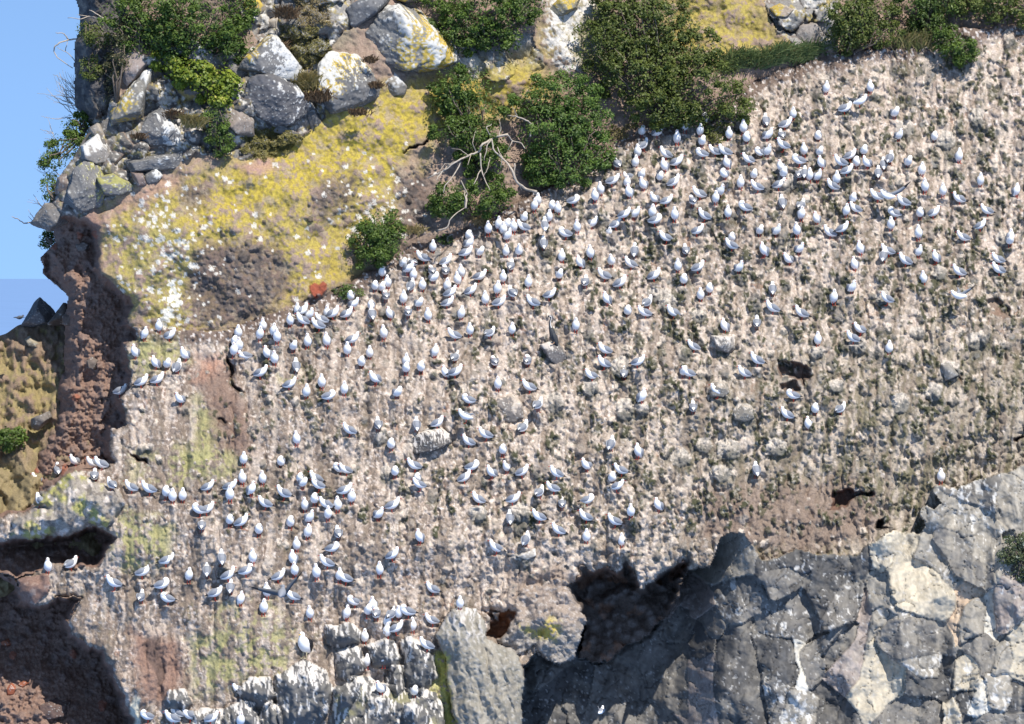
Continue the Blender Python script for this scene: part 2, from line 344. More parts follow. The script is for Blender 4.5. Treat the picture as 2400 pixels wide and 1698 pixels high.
yellow([(1560, -60), (1760, -60), (1800, 60), (1890, 110), (1760, 130), (1660, 150), (1560, 120)], .92, -.2, (.42, .345, .085))
yellow([(1800, 20), (1900, 20), (1860, 60), (1800, 60)], .6, .0)
yellow([(1270, -60), (1400, -60), (1390, 120), (1270, 160)], .6, .05, (.42, .36, .13))
yellow([(540, -40), (700, -40), (800, 60), (640, 120)], .7, .05, (.42, .33, .08))
yellow([(660, 700), (760, 590), (840, 640), (740, 720)], .9, -.2, (.41, .315, .07))
for pts, a in (([(450, 590), (560, 560), (650, 570), (680, 640), (650, 730), (560, 765), (470, 760), (430, 690)], .92), ([(730, 460), (770, 420), (840, 400), (830, 460), (760, 520), (720, 500)], .75),
               ([(930, 400), (1000, 410), (1020, 520), (960, 560), (930, 500)], .9), ([(420, 440), (490, 430), (480, 490), (430, 490)], .85), ([(350, 405), (470, 395), (440, 440), (330, 470)], .0)):
    paint(pts, (.165, .12, .10), 20, a * .95, 1.6)
    paint(pts, (.10, .085, .08), 20, a, 1.6, NC, .35)
paint([(560, 385), (640, 370), (650, 400), (580, 415)], (.40, .25, .21), 16, .85)
paint([(350, 420), (440, 400), (420, 440), (300, 490), (240, 520), (270, 470)], (.39, .255, .20), 16, .85)
paint([(190, 490), (240, 500), (235, 640), (200, 700)], (.30, .19, .15), 18, .9)
# grey and white lichened faces behind the shrubs
for pts, c in (([(1250, -60), (1290, 20), (1310, 120), (1360, 160), (1420, 170), (1420, -60)], (.34, .31, .21)), ([(1040, 110), (1240, 90), (1260, 150), (1160, 180), (1080, 160)], (.22, .19, .17)), ([(1855, 60), (1950, 50), (1960, 130), (1880, 130)], (.34, .27, .23)), ([(1790, -60), (1920, -60), (1910, 40), (1850, 60), (1800, 30)], (.37, .26, .205)), ([(660, -60), (820, -60), (830, 100), (700, 140)], (.26, .22, .16))):
    paint(pts, c, 14, .9)
paint([(1262, -30), (1280, 50), (1275, 110), (1310, 165), (1355, 170), (1360, 60), (1400, 10), (1380, -40)], (.66, .63, .58), 16, .95, 1, .6 * NF + .7 * ND, .12)
paint([(1010, 330), (960, 420), (930, 400), (990, 310)], (.30, .22, .19), 12, .8)
mixc(ALL, up * sm(.14, .3, .6 * NE + .5 * NF + .5 * ND - .05) * (U < 1100) * .45, (.36, .30, .22))
# white lichen rosettes scattered over the yellow wall
for k in range(430):
    z = random.random()
    if z < .55: u, v = random.gauss(400, 75), random.gauss(590, 95)
    elif z < .85: u, v = random.gauss(880, 60), random.gauss(500, 70)
    else: u, v = random.uniform(250, 1000), random.uniform(330, 720)
    r = random.choice((2.5, 3, 3.5, 4.5, 6.5))
    sl = box(u - r, u + r, v - r, v + r)
    mixc(sl, ((U[sl] - u) ** 2 + (V[sl] - v) ** 2 < r * r * (.3 + 1.6 * NR[sl])) * up[sl] * .8, (.68, .66, .60))
for k in range(60):
    t = random.random(); u = 395 + random.gauss(0, 9) + 10 * math.sin(t * 5); v = 660 + t * 115; r = random.choice((3, 4, 6))
    sl = box(u - r, u + r, v - r, v + r)
    mixc(sl, ((U[sl] - u) ** 2 + (V[sl] - v) ** 2 < r * r) * .9, (.70, .69, .62))
# the crack under the pinkish outcrop near the top
for pts in ([(1800, 35), (1830, 55), (1860, 70), (1905, 50), (1915, 20), (1925, 30), (1910, 62), (1870, 78), (1855, 72), (1825, 62)], [(955, 350), (985, 335), (1000, 325), (998, 335), (970, 350), (940, 365)]):
    sl, s = poly(pts, 1.2); m = s > 0; Y[sl] = np.where(m, Y[sl] + .35, Y[sl]); mixc(sl, m * .8, (.09, .07, .065))
# trampled brown soil along the foot of the upper cliff
dd = V - VBm
mixc(ALL, (1 - up) * sm(50, 20, dd + 22 * NB) * sm(250, 420, U) * .85, (.135, .095, .075))
mixc(ALL, (1 - up) * sm(60, 20, dd) * sm(.22, .4, ND), (.55, .5, .46))
mixc(ALL, up * sm(-26, 0, dd + 15 * NC) * sm(500, 900, U) * .7, (.16, .115, .085))
sl, s = poly([(727, 672), (738, 664), (748, 670), (758, 662), (768, 668), (768, 682), (758, 695), (740, 700), (729, 690)], .4)
mixc(sl, sm(-2, 2, s), (.30, .085, .05)); Y[sl] = np.where(s > 0, Y[sl] - .08, Y[sl])

# --- grey rock face at the top left edge
sl, s = poly([(150, -150), (300, -150), (300, 60), (270, 130), (285, 190), (250, 260), (232, 300), (150, 290)], 1.0)
m = s > 0
Y[sl] = np.where(m, Y[sl] + .5 + .12 * NS[sl], Y[sl]); mixc(sl, m * 1.0, (.105, .10, .10)); mixc(sl, m * sm(.05, .35, NS[sl]), (.21, .19, .165)); mixc(sl, m * sm(.1, .3, NC[sl]) * .7, (.06, .058, .06))
# rubbly grey outcrop on the left shoulder
sl, s = poly([(195, 300), (250, 250), (330, 180), (470, 220), (500, 350), (400, 380), (340, 420), (250, 470), (180, 510), (90, 520), (110, 450), (150, 380)], 1.0)
f1, f2, cid = worley(U[sl] / 34 + .3 * q1[sl], V[sl] / 34, 71)
m = s > 0; cc = _rv[cid, 2]
Y[sl] = np.where(m, Y[sl] + .35 * (f1 - .5) + .3 * (cc - .5), Y[sl])
mixc(sl, m * 1.0, np.stack([.12 + .14 * cc, .115 + .125 * cc, .11 + .105 * cc], -1)); mixc(sl, m * sm(.10, .02, f2 - f1) * .8, (.27, .20, .16))
mixc(sl, m * sm(.2, .4, NF[sl]) * .7, (.38, .33, .15)); mixc(sl, m * sm(.25, .4, ND[sl] + .2 * NE[sl]), (.55, .53, .49))

def rubble(pts, cell, amp, seed, tone=.12, rng_=.14):
    sl, s = poly(pts, 1.0)
    f1, f2, cid = worley(U[sl] / cell + .35 * q1[sl] + .15 * q3[sl], V[sl] / (cell * .8) + .3 * q2[sl] + .15 * q4[sl], seed)
    m = (s > 0) & (R[sl] == 1); cc = _rv[cid, 2]; c2 = _rv[cid, 1] - .5
    Y[sl] = np.where(m, Y[sl] + amp * (f1 - .5) * .7 + amp * (cc - .5) + amp * c2 * (V[sl] - V[sl].mean()) * 0, Y[sl])
    w = m * 1.0
    mixc(sl, w, np.stack([tone + rng_ * cc, tone * .97 + rng_ * .92 * cc, tone * .92 + rng_ * .8 * cc], -1)); mixc(sl, w * sm(.09, .02, f2 - f1) * .7, (.17, .125, .10))
    mixc(sl, w * sm(.1, .3, NF[sl] + .5 * c2) * .75, (.42, .33, .10)); mixc(sl, w * sm(.05, .2, .6 * NE[sl] + .6 * NF[sl] + .5 * ND[sl] + .5 * c2 - .1) * .9, (.60, .58, .54))
rubble([(330, 130), (560, 120), (700, 60), (760, 100), (760, 280), (700, 330), (560, 370), (470, 360), (330, 300)], 48, .35, 78)
rubble([(560, -150), (840, -150), (830, 60), (760, 120), (640, 130), (570, 60)], 62, .4, 79, .17)
rubble([(1030, 90), (1250, 80), (1280, 160), (1160, 190), (1060, 190), (1000, 150)], 60, .3, 80, .16)
rubble([(1760, -150), (1960, -150), (1960, 120), (1860, 110), (1800, 30)], 60, .3, 83, .22)
yellow([(985, 190), (1100, 170), (1250, 130), (1300, 220), (1200, 270), (1060, 310), (980, 270)], .9, -.2)
# --- red-brown tuff pillar under the overhang
def tuff(pts, rec, warp=1.0, edge=.5, base=None, shelf=None):
    sl, s = poly(pts, warp, 30)
    m = s > 0
    f1, f2, cid = worley(U[sl] / 24 + .3 * q1[sl], V[sl] / 24 + .3 * q2[sl], 72)
    g1, g2, gid = worley(U[sl] / 9, V[sl] / 9, 73)
    cc = _rv[cid, 1]
    st = (cc > .55)
    y0 = Y[sl] if base is None else base[sl]
    y = y0 + .20 + rec * sm(-1, 16, s) * (1 if shelf is None else 1 - .75 * np.clip(shelf[sl], 0, 1)) + edge * sm(0, 60, s) * 0 + .22 * NB[sl] + np.where(st, -.16 * np.clip(1 - f1 / .55, 0, 1) ** .6, 0) + .10 * g1 - .05 - .12 * np.abs(NC[sl]) - .10 * np.abs(ND[sl]) + .08
    Y[sl] = np.where(m, y, Y[sl] + np.where(s > -11, .16 * np.clip(1 + s / 11, 0, 1) ** 2, 0)); R[sl] = np.where(m, 3, R[sl])
    mixc(sl, m * 1.0, (.225, .145, .11)); mixc(sl, m * sm(-.1, .5, NE[sl]) * .5, (.27, .185, .145)); mixc(sl, m * sm(.0, .4, NF[sl]) * .45, (.15, .095, .075))
    mixc(sl, m * st * sm(.55, .4, f1) * .7, np.stack([.10 + .12 * cc, .075 + .08 * cc, .065 + .065 * cc], -1))
    mixc(sl, m * (cc > .982) * sm(.5, .4, f1) * .7, (.32, .11, .06)); mixc(sl, m * sm(.32, .4, ND[sl]) * .35, (.33, .25, .2))
    return sl, s
PIL = [(164, 506), (224, 536), (235, 588), (226, 627), (246, 652), (276, 678), (302, 696), (310, 717), (300, 743), (298, 760), (319, 773), (323, 799), (298, 808), (298, 860), (308, 877), (302, 911), (276, 937), (298, 972), (298, 997), (259, 1010), (254, 1058), (267, 1084), (241, 1101), (185, 1105), (151, 1118), (108, 1153), (60, 1200), (-150, 1250), (-150, 500)]
pb = Y1 * 1.0
low_m = V > 760
pb = np.where(low_m, colony_depth(U, np.full_like(V, 770.)) + .30 - (V - 770) * .0022, pb)
tuff(PIL, .95, .8, base=pb + .12 * NA)
# overhanging snout on the skyline
sl, s = poly([(98, 600), (110, 585), (130, 600), (150, 640), (158, 700), (146, 684), (124, 664), (98, 645)], .5); m = s > 0
Y[sl] = np.where(m, Y[sl] + .5 * sm(0, 12, s), Y[sl])

# --- lichened knob and caves at the lower left
O6 = lambda *p: [(x / 2.717, 1100 + y / 2.717) for x, y in p]
def fat(pts, h, warp=1.0, rid=None, cols=(), power=.5, rr=70, base=0.0):
    sl, s = poly(pts, warp)
    m = s > 0
    y = Y[sl] + base - h * np.clip(s / rr, 0, 1) ** power
    Y[sl] = np.where(m, y, Y[sl])
    if rid is not None: R[sl] = np.where(m, rid, R[sl])
    return sl, s, m
BIGCAVE = O6((-500, 640), (0, 660), (40, 690), (100, 720), (140, 850), (250, 870), (380, 795), (510, 820), (480, 900), (430, 960), (440, 1050), (540, 1100), (570, 1140), (660, 1150), (700, 1240), (740, 1300), (760, 1420), (790, 1500), (850, 1590), (900, 1700), (980, 2100), (-500, 2100))
LEDGE = O6((100, 700), (280, 660), (330, 600), (490, 630), (640, 615), (720, 700), (640, 800), (500, 830), (400, 760), (350, 700), (310, 790), (230, 860), (140, 850))
CAVE1 = O6((-500, 520), (0, 470), (50, 455), (160, 440), (300, 430), (440, 410), (620, 360), (735, 435), (690, 500), (640, 615), (490, 630), (340, 600), (280, 640), (100, 700), (0, 660), (-500, 660))
KNOB = O6((130, 170), (310, 140), (400, 60), (480, 10), (560, 20), (640, 80), (760, 120), (790, 230), (740, 300), (650, 365), (560, 350), (520, 390), (440, 415), (300, 435), (160, 445), (45, 462), (90, 330), (180, 280), (290, 240), (130, 200))
lowb = colony_depth(U, np.minimum(V, 1500.)) + .2 * NA
tuff(BIGCAVE, 2.6, 1.0, base=lowb, shelf=sm(1460, 1720, V - .55 * (U - 60)))
tuff(CAVE1, 1.7, .8, base=lowb, shelf=sm(1270, 1345, V - .1 * U + 10))
sl, s, m = fat(KNOB, .75, 1.0, 4, rr=60)
mixc(sl, m, (.30, .265, .225)); mixc(sl, m * sm(-.05, .3, NE[sl]) * .85, (.37, .35, .11)); mixc(sl, m * sm(.1, .35, NC[sl]) * .9, (.55, .49, .44)); mixc(sl, m * sm(.1, .35, -NF[sl]) * .7, (.13, .11, .095))
sl, s = poly(O6((100, 705), (300, 665), (305, 770), (230, 860), (140, 850)), .8); m = s > 0
Y[sl] = np.where(m, lowb[sl] + .1 - .25 * np.clip(s / 30, 0, 1), Y[sl]); R[sl] = np.where(m, 3, R[sl]); mixc(sl, m, (.22, .14, .11)); mixc(sl, m * sm(.1, .4, NF[sl]), (.32, .24, .2))
# lichen and crumbling soil on the lower left slope
for pts, a, th in ((O6((640, 380), (790, 280), (960, 300), (1130, 350), (1080, 520), (960, 640), (800, 640), (700, 540)), .9, -.12), ([(300, 800), (420, 790), (440, 850), (330, 880), (295, 850)], .9, -.1), ([(455, 930), (500, 950), (520, 1060), (560, 1090), (440, 1130), (380, 1130), (400, 1060), (460, 1040)], .9, -.15), ([(440, 1500), (560, 1470), (690, 1480), (660, 1600), (560, 1600), (460, 1640)], .85, -.05), ([(300, 1050), (520, 1060), (560, 1110), (420, 1150), (300, 1130)], .5, .0), ([(500, 1420), (640, 1400), (680, 1470), (520, 1480)], .6, .05), ([(1650, 1290), (1900, 1270), (2010, 1300), (1930, 1305), (1760, 1320)], .5, .1), ([(650, 860), (700, 850), (700, 900), (660, 900)], .8, .0)):
    sl, s = poly(pts, 1.5, 34); w = sm(-26, 30, s) * sm(th - .1, th + .15, .6 * NB[sl] + .5 * NC[sl] + .3 * ND[sl]) * a * (R[sl] != 3)
    mixc(sl, w, (.325, .305, .14)); mixc(sl, w * sm(.1, .4, NF[sl]) * .6, (.25, .24, .125))
for pts, c, a in (([(450, 870), (540, 850), (590, 1000), (600, 1060), (520, 1060), (490, 960)], (.20, .135, .105), .9), ([(300, 1480), (410, 1490), (440, 1560), (400, 1650), (330, 1640)], (.23, .14, .105), .9), ([(455, 840), (520, 835), (500, 880), (470, 885)], (.36, .20, .14), .9), ([(1620, 1150), (2000, 1120), (2080, 1220), (1980, 1290), (1780, 1300), (1640, 1260)], (.20, .145, .115), .75), ([(1180, 1330), (1320, 1320), (1340, 1400), (1200, 1420)], (.28, .215, .17), .8)):
    paint(pts, c, 26, a, 1.6)
paint([(355, 1490), (372, 1490), (380, 1560), (385, 1640), (370, 1600), (340, 1510)], (.10, .07, .06), 4, .8)
sl, s = poly([(310, 1625), (325, 1630), (330, 1698), (330, 1800), (318, 1780), (312, 1690), (300, 1650)], 1.0); mixc(sl, sm(-3, 5, s), (.55, .52, .42))
# dark slots eaten into the slope
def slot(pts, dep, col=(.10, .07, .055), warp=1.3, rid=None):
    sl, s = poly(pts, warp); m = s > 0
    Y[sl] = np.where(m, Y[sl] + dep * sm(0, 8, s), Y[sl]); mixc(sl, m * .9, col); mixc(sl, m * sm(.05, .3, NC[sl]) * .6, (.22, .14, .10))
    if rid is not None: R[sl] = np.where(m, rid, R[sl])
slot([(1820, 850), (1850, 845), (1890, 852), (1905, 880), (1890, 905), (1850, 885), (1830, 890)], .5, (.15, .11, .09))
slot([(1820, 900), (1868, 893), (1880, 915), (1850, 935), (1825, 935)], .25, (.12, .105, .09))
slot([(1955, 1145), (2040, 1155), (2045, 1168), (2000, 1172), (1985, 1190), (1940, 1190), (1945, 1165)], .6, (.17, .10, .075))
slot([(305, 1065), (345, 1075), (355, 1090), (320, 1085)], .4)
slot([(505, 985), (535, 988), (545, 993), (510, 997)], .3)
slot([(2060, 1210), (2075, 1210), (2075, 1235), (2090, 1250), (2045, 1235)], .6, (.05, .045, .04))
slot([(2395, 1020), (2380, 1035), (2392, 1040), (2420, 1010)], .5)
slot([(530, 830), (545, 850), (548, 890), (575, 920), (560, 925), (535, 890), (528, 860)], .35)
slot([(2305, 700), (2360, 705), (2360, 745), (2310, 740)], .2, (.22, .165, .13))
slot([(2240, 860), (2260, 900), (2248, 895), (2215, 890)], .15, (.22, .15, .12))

# --- basalt wall
BT = T(8, (1215, 1624), (1225, 1250), (1300, 1150), (1500, 1200), (1640, 950), (2000, 850)) + T(9, (0, 600), (100, 560), (180, 580), (250, 380), (330, 330), (420, 350), (520, 530), (640, 500), (760, 440), (900, 480), (1180, 480), (1220, 430), (1350, 350), (1430, 330), (1590, 350), (1640, 280), (1620, 230), (1680, 180), (1760, 130), (1700, 60), (1830, 60), (1860, 20), (2100, -60), (2200, -60), (2295, -130)) + [(2600, 960), (2600, 1900), (1215, 1900)]
def fold(u, v, seed, waves):
    rr = np.random.default_rng(seed); y = 0
    f1, f2, cid = worley(u / 210, v / 230, seed)
    for lam, amp, th in waves:
        ph = .0 + .5 * _rv[cid, int(lam) % 4] * 0 + .25 * noise(u / 170, v / 170, seed + int(lam))
        t = (u * math.cos(th) + v * math.sin(th)) / lam + ph + rr.random()
        y = y + amp * (np.abs(t - np.floor(t) - .5) * 2 - .5)
    return y
FOLD = fold(U + .5 * WUo, V + .5 * WVo, 120, ((260, .42, .12), (140, .24, -.22), (230, .20, 1.2), (96, .14, .42), (61, .09, -.1), (47, .05, -1.1)))
Yb = .0022 * (1300 - V) - .25 + 3.7 * sm(1752, 1580, U + .2 * (V - 1400)) * sm(1150, 1330, V) + FOLD * sm(1180, 1330, V + .25 * np.clip(U - 1750, 0, 700))
sl, s = poly(BT, .7)
mb = s > 0
f1, f2, cid = worley(U[sl] / 105 + .35 * q1[sl] * .5, V[sl] / 120 + .2 * q2[sl], 75)
c1, c2, c3 = _rv[cid, 0] - .5, _rv[cid, 1] - .5, _rv[cid, 2] - .5
g1, g2, gid = worley(U[sl] / 44 + .2 * q1[sl], V[sl] / 58, 76)
fac = .16 * c3 + .012 * c1 * 0 + c1 * .5 * (f1 * np.sign(c2)) + .10 * (_rv[gid, 0] - .5)
Y[sl] = np.where(mb, Yb[sl] + fac + .03 * NB[sl] + .01 * ND[sl], Y[sl]); R[sl] = np.where(mb, 2, R[sl])
g = .13 + .05 * (_rv[cid, 3]) + .02 * (_rv[gid, 1] - .5)
mixc(sl, mb, np.stack([g * 1.02, g * 1.0, g * .985], -1)); mixc(sl, mb * sm(.05, .4, NS[sl]) * .45, (.25, .235, .21))
mixc(sl, mb * sm(.012, .0, f2 - f1) * .5, (.05, .05, .05))
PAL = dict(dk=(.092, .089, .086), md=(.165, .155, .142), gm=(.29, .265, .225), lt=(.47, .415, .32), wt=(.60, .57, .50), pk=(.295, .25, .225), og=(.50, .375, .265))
FC = [0]
FL = []
def facet(pts, col, off=0.0, tilt=None, k=9, wht=0, streak=.4, rid=2):
    P = T(k, *pts)
    sl, s = poly(P, .3, 60)
    FL.append((P, sl, s, col, off, tilt, wht, streak, rid))
def lay_facet(i):
    P, sl, s, col, off, tilt, wht, streak, rid = FL[i]
    m = (BI[sl] == i) & ((s > 0) | (R[sl] == 2))
    rr = np.random.default_rng(i + 1)
    a, b = tilt if tilt else (rr.uniform(-.10, .16), rr.uniform(-.20, .05))
    P = np.array(P); uc, vc = P.mean(0)
    y = Yb[sl] + off * .36 + .4 * a * (U[sl] - uc) / 40 + .3 * b * (V[sl] - vc) / 40 + .06 * NB[sl] + .035 * NC[sl] + .014 * ND[sl] + .02 * sm(5, 0, s)
    Y[sl] = np.where(m, y, Y[sl]); R[sl] = np.where(m, rid, R[sl])
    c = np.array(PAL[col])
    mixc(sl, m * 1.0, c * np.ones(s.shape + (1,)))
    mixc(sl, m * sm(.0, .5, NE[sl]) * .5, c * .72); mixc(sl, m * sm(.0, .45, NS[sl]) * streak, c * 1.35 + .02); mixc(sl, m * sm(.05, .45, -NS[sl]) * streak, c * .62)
    mixc(sl, m * (sm(2.5, .5, np.abs(s)) * sm(-.15, .25, NB[sl])) * .5, c * .5)
    mixc(sl, m * sm(.1, .5, NB[sl] + .5 * NF[sl]) * .35, (.30, .275, .235)); mixc(sl, m * sm(.52, .6, ND[sl] + .5 * NE[sl]) * .5, (.5, .49, .47))
    if wht: mixc(sl, m * sm(.12, .3, .7 * NS[sl] + .5 * NC[sl] + (wht - 1) * .4) * .75, (.66, .64, .60))
F = facet
F([(200, 1150), (480, 980), (560, 1270), (680, 1380), (600, 1700), (200, 1700)], 'dk', .1)
F([(700, 1050), (1000, 1000), (1250, 1040), (1200, 1400), (1400, 1700), (860, 1700), (680, 1400)], 'md', .25)
F([(1200, 600), (1400, 560), (1500, 900), (1250, 1050), (1180, 900)], 'gm', .1)
F([(2000, 380), (2295, 300), (2400, 1100), (2100, 1100), (2050, 700)], 'gm', .2)
F([(210, 690), (360, 660), (430, 850), (400, 930), (320, 960), (260, 870)], 'md', -.08, (.05, .02), wht=.75)
F([(360, 655), (540, 680), (590, 800), (540, 860), (430, 850)], 'md', .05)
F([(180, 600), (250, 370), (330, 330), (420, 355), (480, 560), (350, 630), (220, 680)], 'gm', -.42, (.03, -.22))
F([(0, 750), (120, 700), (200, 760), (205, 830), (20, 910), (-120, 900), (-100, 790)], 'pk', -.35, (.02, -.2))
F([(130, 920), (210, 840), (300, 960), (270, 1040), (180, 1050)], 'md', -.05)
F([(30, 1080), (120, 960), (210, 1070), (200, 1140), (110, 1200)], 'dk', -.28, (-.02, -.1))
F([(480, 545), (640, 500), (760, 445), (900, 480), (1180, 490), (1225, 640), (1220, 800), (1150, 900), (1000, 950), (930, 920), (850, 780), (820, 650), (590, 770), (540, 640)], 'dk', -.3, (.05, -.05), wht=.45)
F([(520, 600), (720, 560), (830, 640), (590, 775)], 'md', -.42, (.1, -.3))
F([(590, 860), (820, 740), (930, 930), (800, 1050), (640, 1030), (480, 980)], 'md', .12, (.03, -.1), wht=.6)
F([(460, 980), (600, 1040), (740, 1060), (800, 1250), (680, 1380), (560, 1270), (500, 1180)], 'dk', .05)
F([(220, 1090), (300, 960), (450, 960), (500, 1180), (540, 1400), (560, 1650), (250, 1650), (200, 1350)], 'dk', .1, (.03, -.04))
F([(930, 920), (1060, 690), (1225, 660), (1215, 800), (1130, 920), (1000, 960)], 'md', -.48, (.06, -.12), wht=.7)
F([(-60, 1210), (100, 1200), (210, 1150), (200, 1400), (230, 1650), (-60, 1700)], 'pk', -.1, (.05, -.03), streak=.7)
F([(930, 1170), (1010, 1040), (1100, 960), (1185, 950), (1150, 1070), (1050, 1180), (960, 1270)], 'md', .45)
F([(790, 1140), (1000, 1040), (1100, 960), (930, 1170), (970, 1220), (950, 1270), (860, 1400), (800, 1240)], 'md', -.2, (.05, -.1))
F([(1220, 700), (1265, 900), (1220, 1100), (1230, 1250), (1180, 1340), (1080, 1440), (960, 1350), (960, 1270), (1050, 1180), (1160, 1050), (1190, 940)], 'pk', .02, (.12, -.04), streak=.6)
F([(530, 1300), (580, 1270), (700, 1370), (680, 1520), (620, 1660), (560, 1440)], 'md', -.2, (.1, -.1), wht=.9)
F([(860, 1400), (960, 1340), (1090, 1440), (1180, 1560), (1150, 1700), (900, 1700)], 'dk', .02, (-.08, -.05))
F([(680, 1600), (720, 1420), (830, 1380), (920, 1450), (880, 1700), (670, 1700)], 'gm', -.3, (.1, -.05), wht=1.3)
F([(750, 1060), (790, 1070), (780, 1180), (830, 1300), (840, 1390), (790, 1390), (800, 1290), (760, 1200)], 'wt', -.1)
F([(1240, 640), (1360, 600), (1450, 800), (1370, 820), (1280, 860), (1250, 800)], 'gm', -.05, (.1, -.1))
F([(1360, 340), (1560, 330), (1590, 410), (1540, 510), (1400, 570), (1330, 610)], 'lt', -.12, (.03, -.12), streak=.8)
F([(1370, 650), (1540, 510), (1700, 590), (1830, 740), (1840, 830), (1730, 920), (1600, 900), (1480, 870), (1400, 750)], 'lt', -.3, (.04, -.13), streak=.5)
F([(1590, 400), (1680, 330), (1830, 640), (1890, 660), (1820, 705), (1730, 600), (1560, 490)], 'gm', -.2, (.14, -.1), wht=.5)
F([(1280, 860), (1370, 820), (1600, 900), (1380, 930), (1290, 1050), (1230, 1090)], 'gm', -.1, wht=.5)
F([(1230, 1100), (1285, 1040), (1400, 1185), (1500, 1260), (1480, 1380), (1380, 1490), (1260, 1620), (1180, 1540), (1090, 1440), (1190, 1320)], 'lt', -.08, (.06, -.06), streak=.3)
F([(1380, 1490), (1520, 1440), (1700, 1450), (1760, 1560), (1720, 1700), (1250, 1700), (1270, 1620)], 'md', .15)
F([(1500, 1260), (1610, 1310), (1700, 1300), (1760, 1160), (1845, 1130), (1810, 1400), (1750, 1445), (1520, 1440)], 'dk', -.1, (.2, .12), wht=.3)
F([(1400, 1190), (1740, 1150), (1720, 1310), (1610, 1310), (1480, 1230)], 'gm', -.42, (.02, .10), wht=1.1)
F([(1290, 1045), (1380, 920), (1600, 900), (1720, 930), (1855, 1070), (1835, 1170), (1740, 1155), (1400, 1195), (1310, 1100)], 'md', -.42, (.05, -.16), wht=.35)
F([(2080, 560), (2100, 420), (2210, 460), (2212, 520), (2110, 650)], 'gm', -.2, (.1, -.1))
F([(1860, 30), (2050, -20), (2110, 60), (2110, 240), (1990, 200), (1940, 140)], 'md', -.3, (.03, -.3), wht=1.25)
F([(2110, 240), (2205, 230), (2215, 100), (2150, 60), (2105, 60)], 'gm', .05)
F([(2230, -20), (2330, -60), (2420, 300), (2300, 420), (2240, 250)], 'gm', .1, streak=.8)
F([(1640, 280), (1700, 180), (1950, 140), (2105, 200), (2110, 390), (2080, 570), (1950, 480), (1860, 340), (1730, 300)], 'gm', -.35, (.04, -.12), wht=.75, streak=.8)
F([(1680, 380), (1730, 300), (1850, 330), (1960, 500), (2090, 620), (2085, 690), (1950, 710), (1900, 660), (1800, 560)], 'md', -.5, (.05, -.14))
for c_, r_ in (((1830, 250), (150, 110)), ((1790, 90), (75, 60)), ((1640, 200), (50, 45)), ((1730, 60), (50, 40))):
    th = np.linspace(0, 2 * np.pi, 10)[:-1]
    sl, s, m = fat(T(9, *[(c_[0] + r_[0] * math.cos(a), c_[1] + r_[1] * math.sin(a)) for a in th]), .4, .5, 2, rr=22, base=-.1)
    mixc(sl, m, (.17, .165, .16)); mixc(sl, m * sm(-.1, .2, NT[sl] - .012 * (V[sl] - T(9, c_)[0][1] - 2)), (.66, .60, .55))
F([(1830, 725), (1910, 670), (2000, 715), (1900, 830), (1850, 950), (1885, 1070), (1830, 1100), (1812, 960), (1840, 850)], 'og', -.02, (.1, -.02), streak=.2)
F([(1890, 835), (1950, 780), (2045, 830), (2040, 930), (1990, 1010), (1870, 1080), (1850, 980)], 'gm', -.25, (.12, -.08))
F([(2050, 830), (2095, 740), (2115, 880), (2100, 1050), (2030, 960)], 'wt', .0, (.15, 0))
F([(2090, 760), (2180, 610), (2310, 690), (2310, 830), (2200, 980), (2100, 1000)], 'pk', -.35, (.05, -.12), wht=.4)
F([(1860, 1090), (1990, 1030), (2100, 1060), (2100, 1200), (2070, 1260), (2000, 1300), (1970, 1130)], 'md', -.05)
F([(2100, 1060), (2200, 1060), (2222, 1200), (2190, 1260), (2100, 1290)], 'gm', -.12)
F([(2200, 1050), (2310, 900), (2420, 1370), (2190, 1285), (2222, 1180)], 'lt', -.1, streak=.3)
F([(1835, 1190), (1980, 1215), (2000, 1330), (1970, 1390), (1815, 1400)], 'lt', -.1, (.1, -.08), wht=.8)
F([(1810, 1400), (1970, 1395), (1990, 1560), (1880, 1660), (1740, 1660), (1770, 1500)], 'dk', .12, wht=.6)
F([(1755, 1510), (1820, 1430), (1870, 1560), (1890, 1700), (1740, 1700)], 'lt', -.15, (.1, -.05), wht=.8)
F([(1970, 1410), (2020, 1345), (2060, 1520), (2040, 1600), (1900, 1560)], 'wt', -.1, (.1, -.1), wht=.7)
F([(2050, 1300), (2190, 1285), (2225, 1400), (2180, 1520), (2070, 1510)], 'gm', -.22, (.12, -.1), wht=1.1)
F([(2200, 1330), (2310, 1380), (2310, 1530), (2190, 1540), (2225, 1400)], 'dk', .05)
F([(1890, 1620), (2060, 1540), (2300, 1560), (2310, 1750), (1890, 1750)], 'md', -.1, wht=.5)
# shaded blocks at the back of the hollow
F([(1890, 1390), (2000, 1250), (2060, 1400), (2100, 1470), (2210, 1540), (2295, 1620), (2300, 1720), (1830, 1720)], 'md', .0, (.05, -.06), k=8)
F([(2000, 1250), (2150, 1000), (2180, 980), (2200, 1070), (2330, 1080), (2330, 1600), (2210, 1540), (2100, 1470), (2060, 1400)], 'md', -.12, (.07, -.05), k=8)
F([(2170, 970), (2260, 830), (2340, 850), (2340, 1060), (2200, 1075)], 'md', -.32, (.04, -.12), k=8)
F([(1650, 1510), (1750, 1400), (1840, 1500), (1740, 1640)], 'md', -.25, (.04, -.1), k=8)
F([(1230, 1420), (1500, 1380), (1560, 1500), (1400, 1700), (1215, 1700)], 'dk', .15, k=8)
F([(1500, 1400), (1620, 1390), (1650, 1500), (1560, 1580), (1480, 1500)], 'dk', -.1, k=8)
F([(1240, 1360), (1370, 1170), (1380, 1260), (1310, 1400)], 'md', -.3, (.1, -.2), k=8)

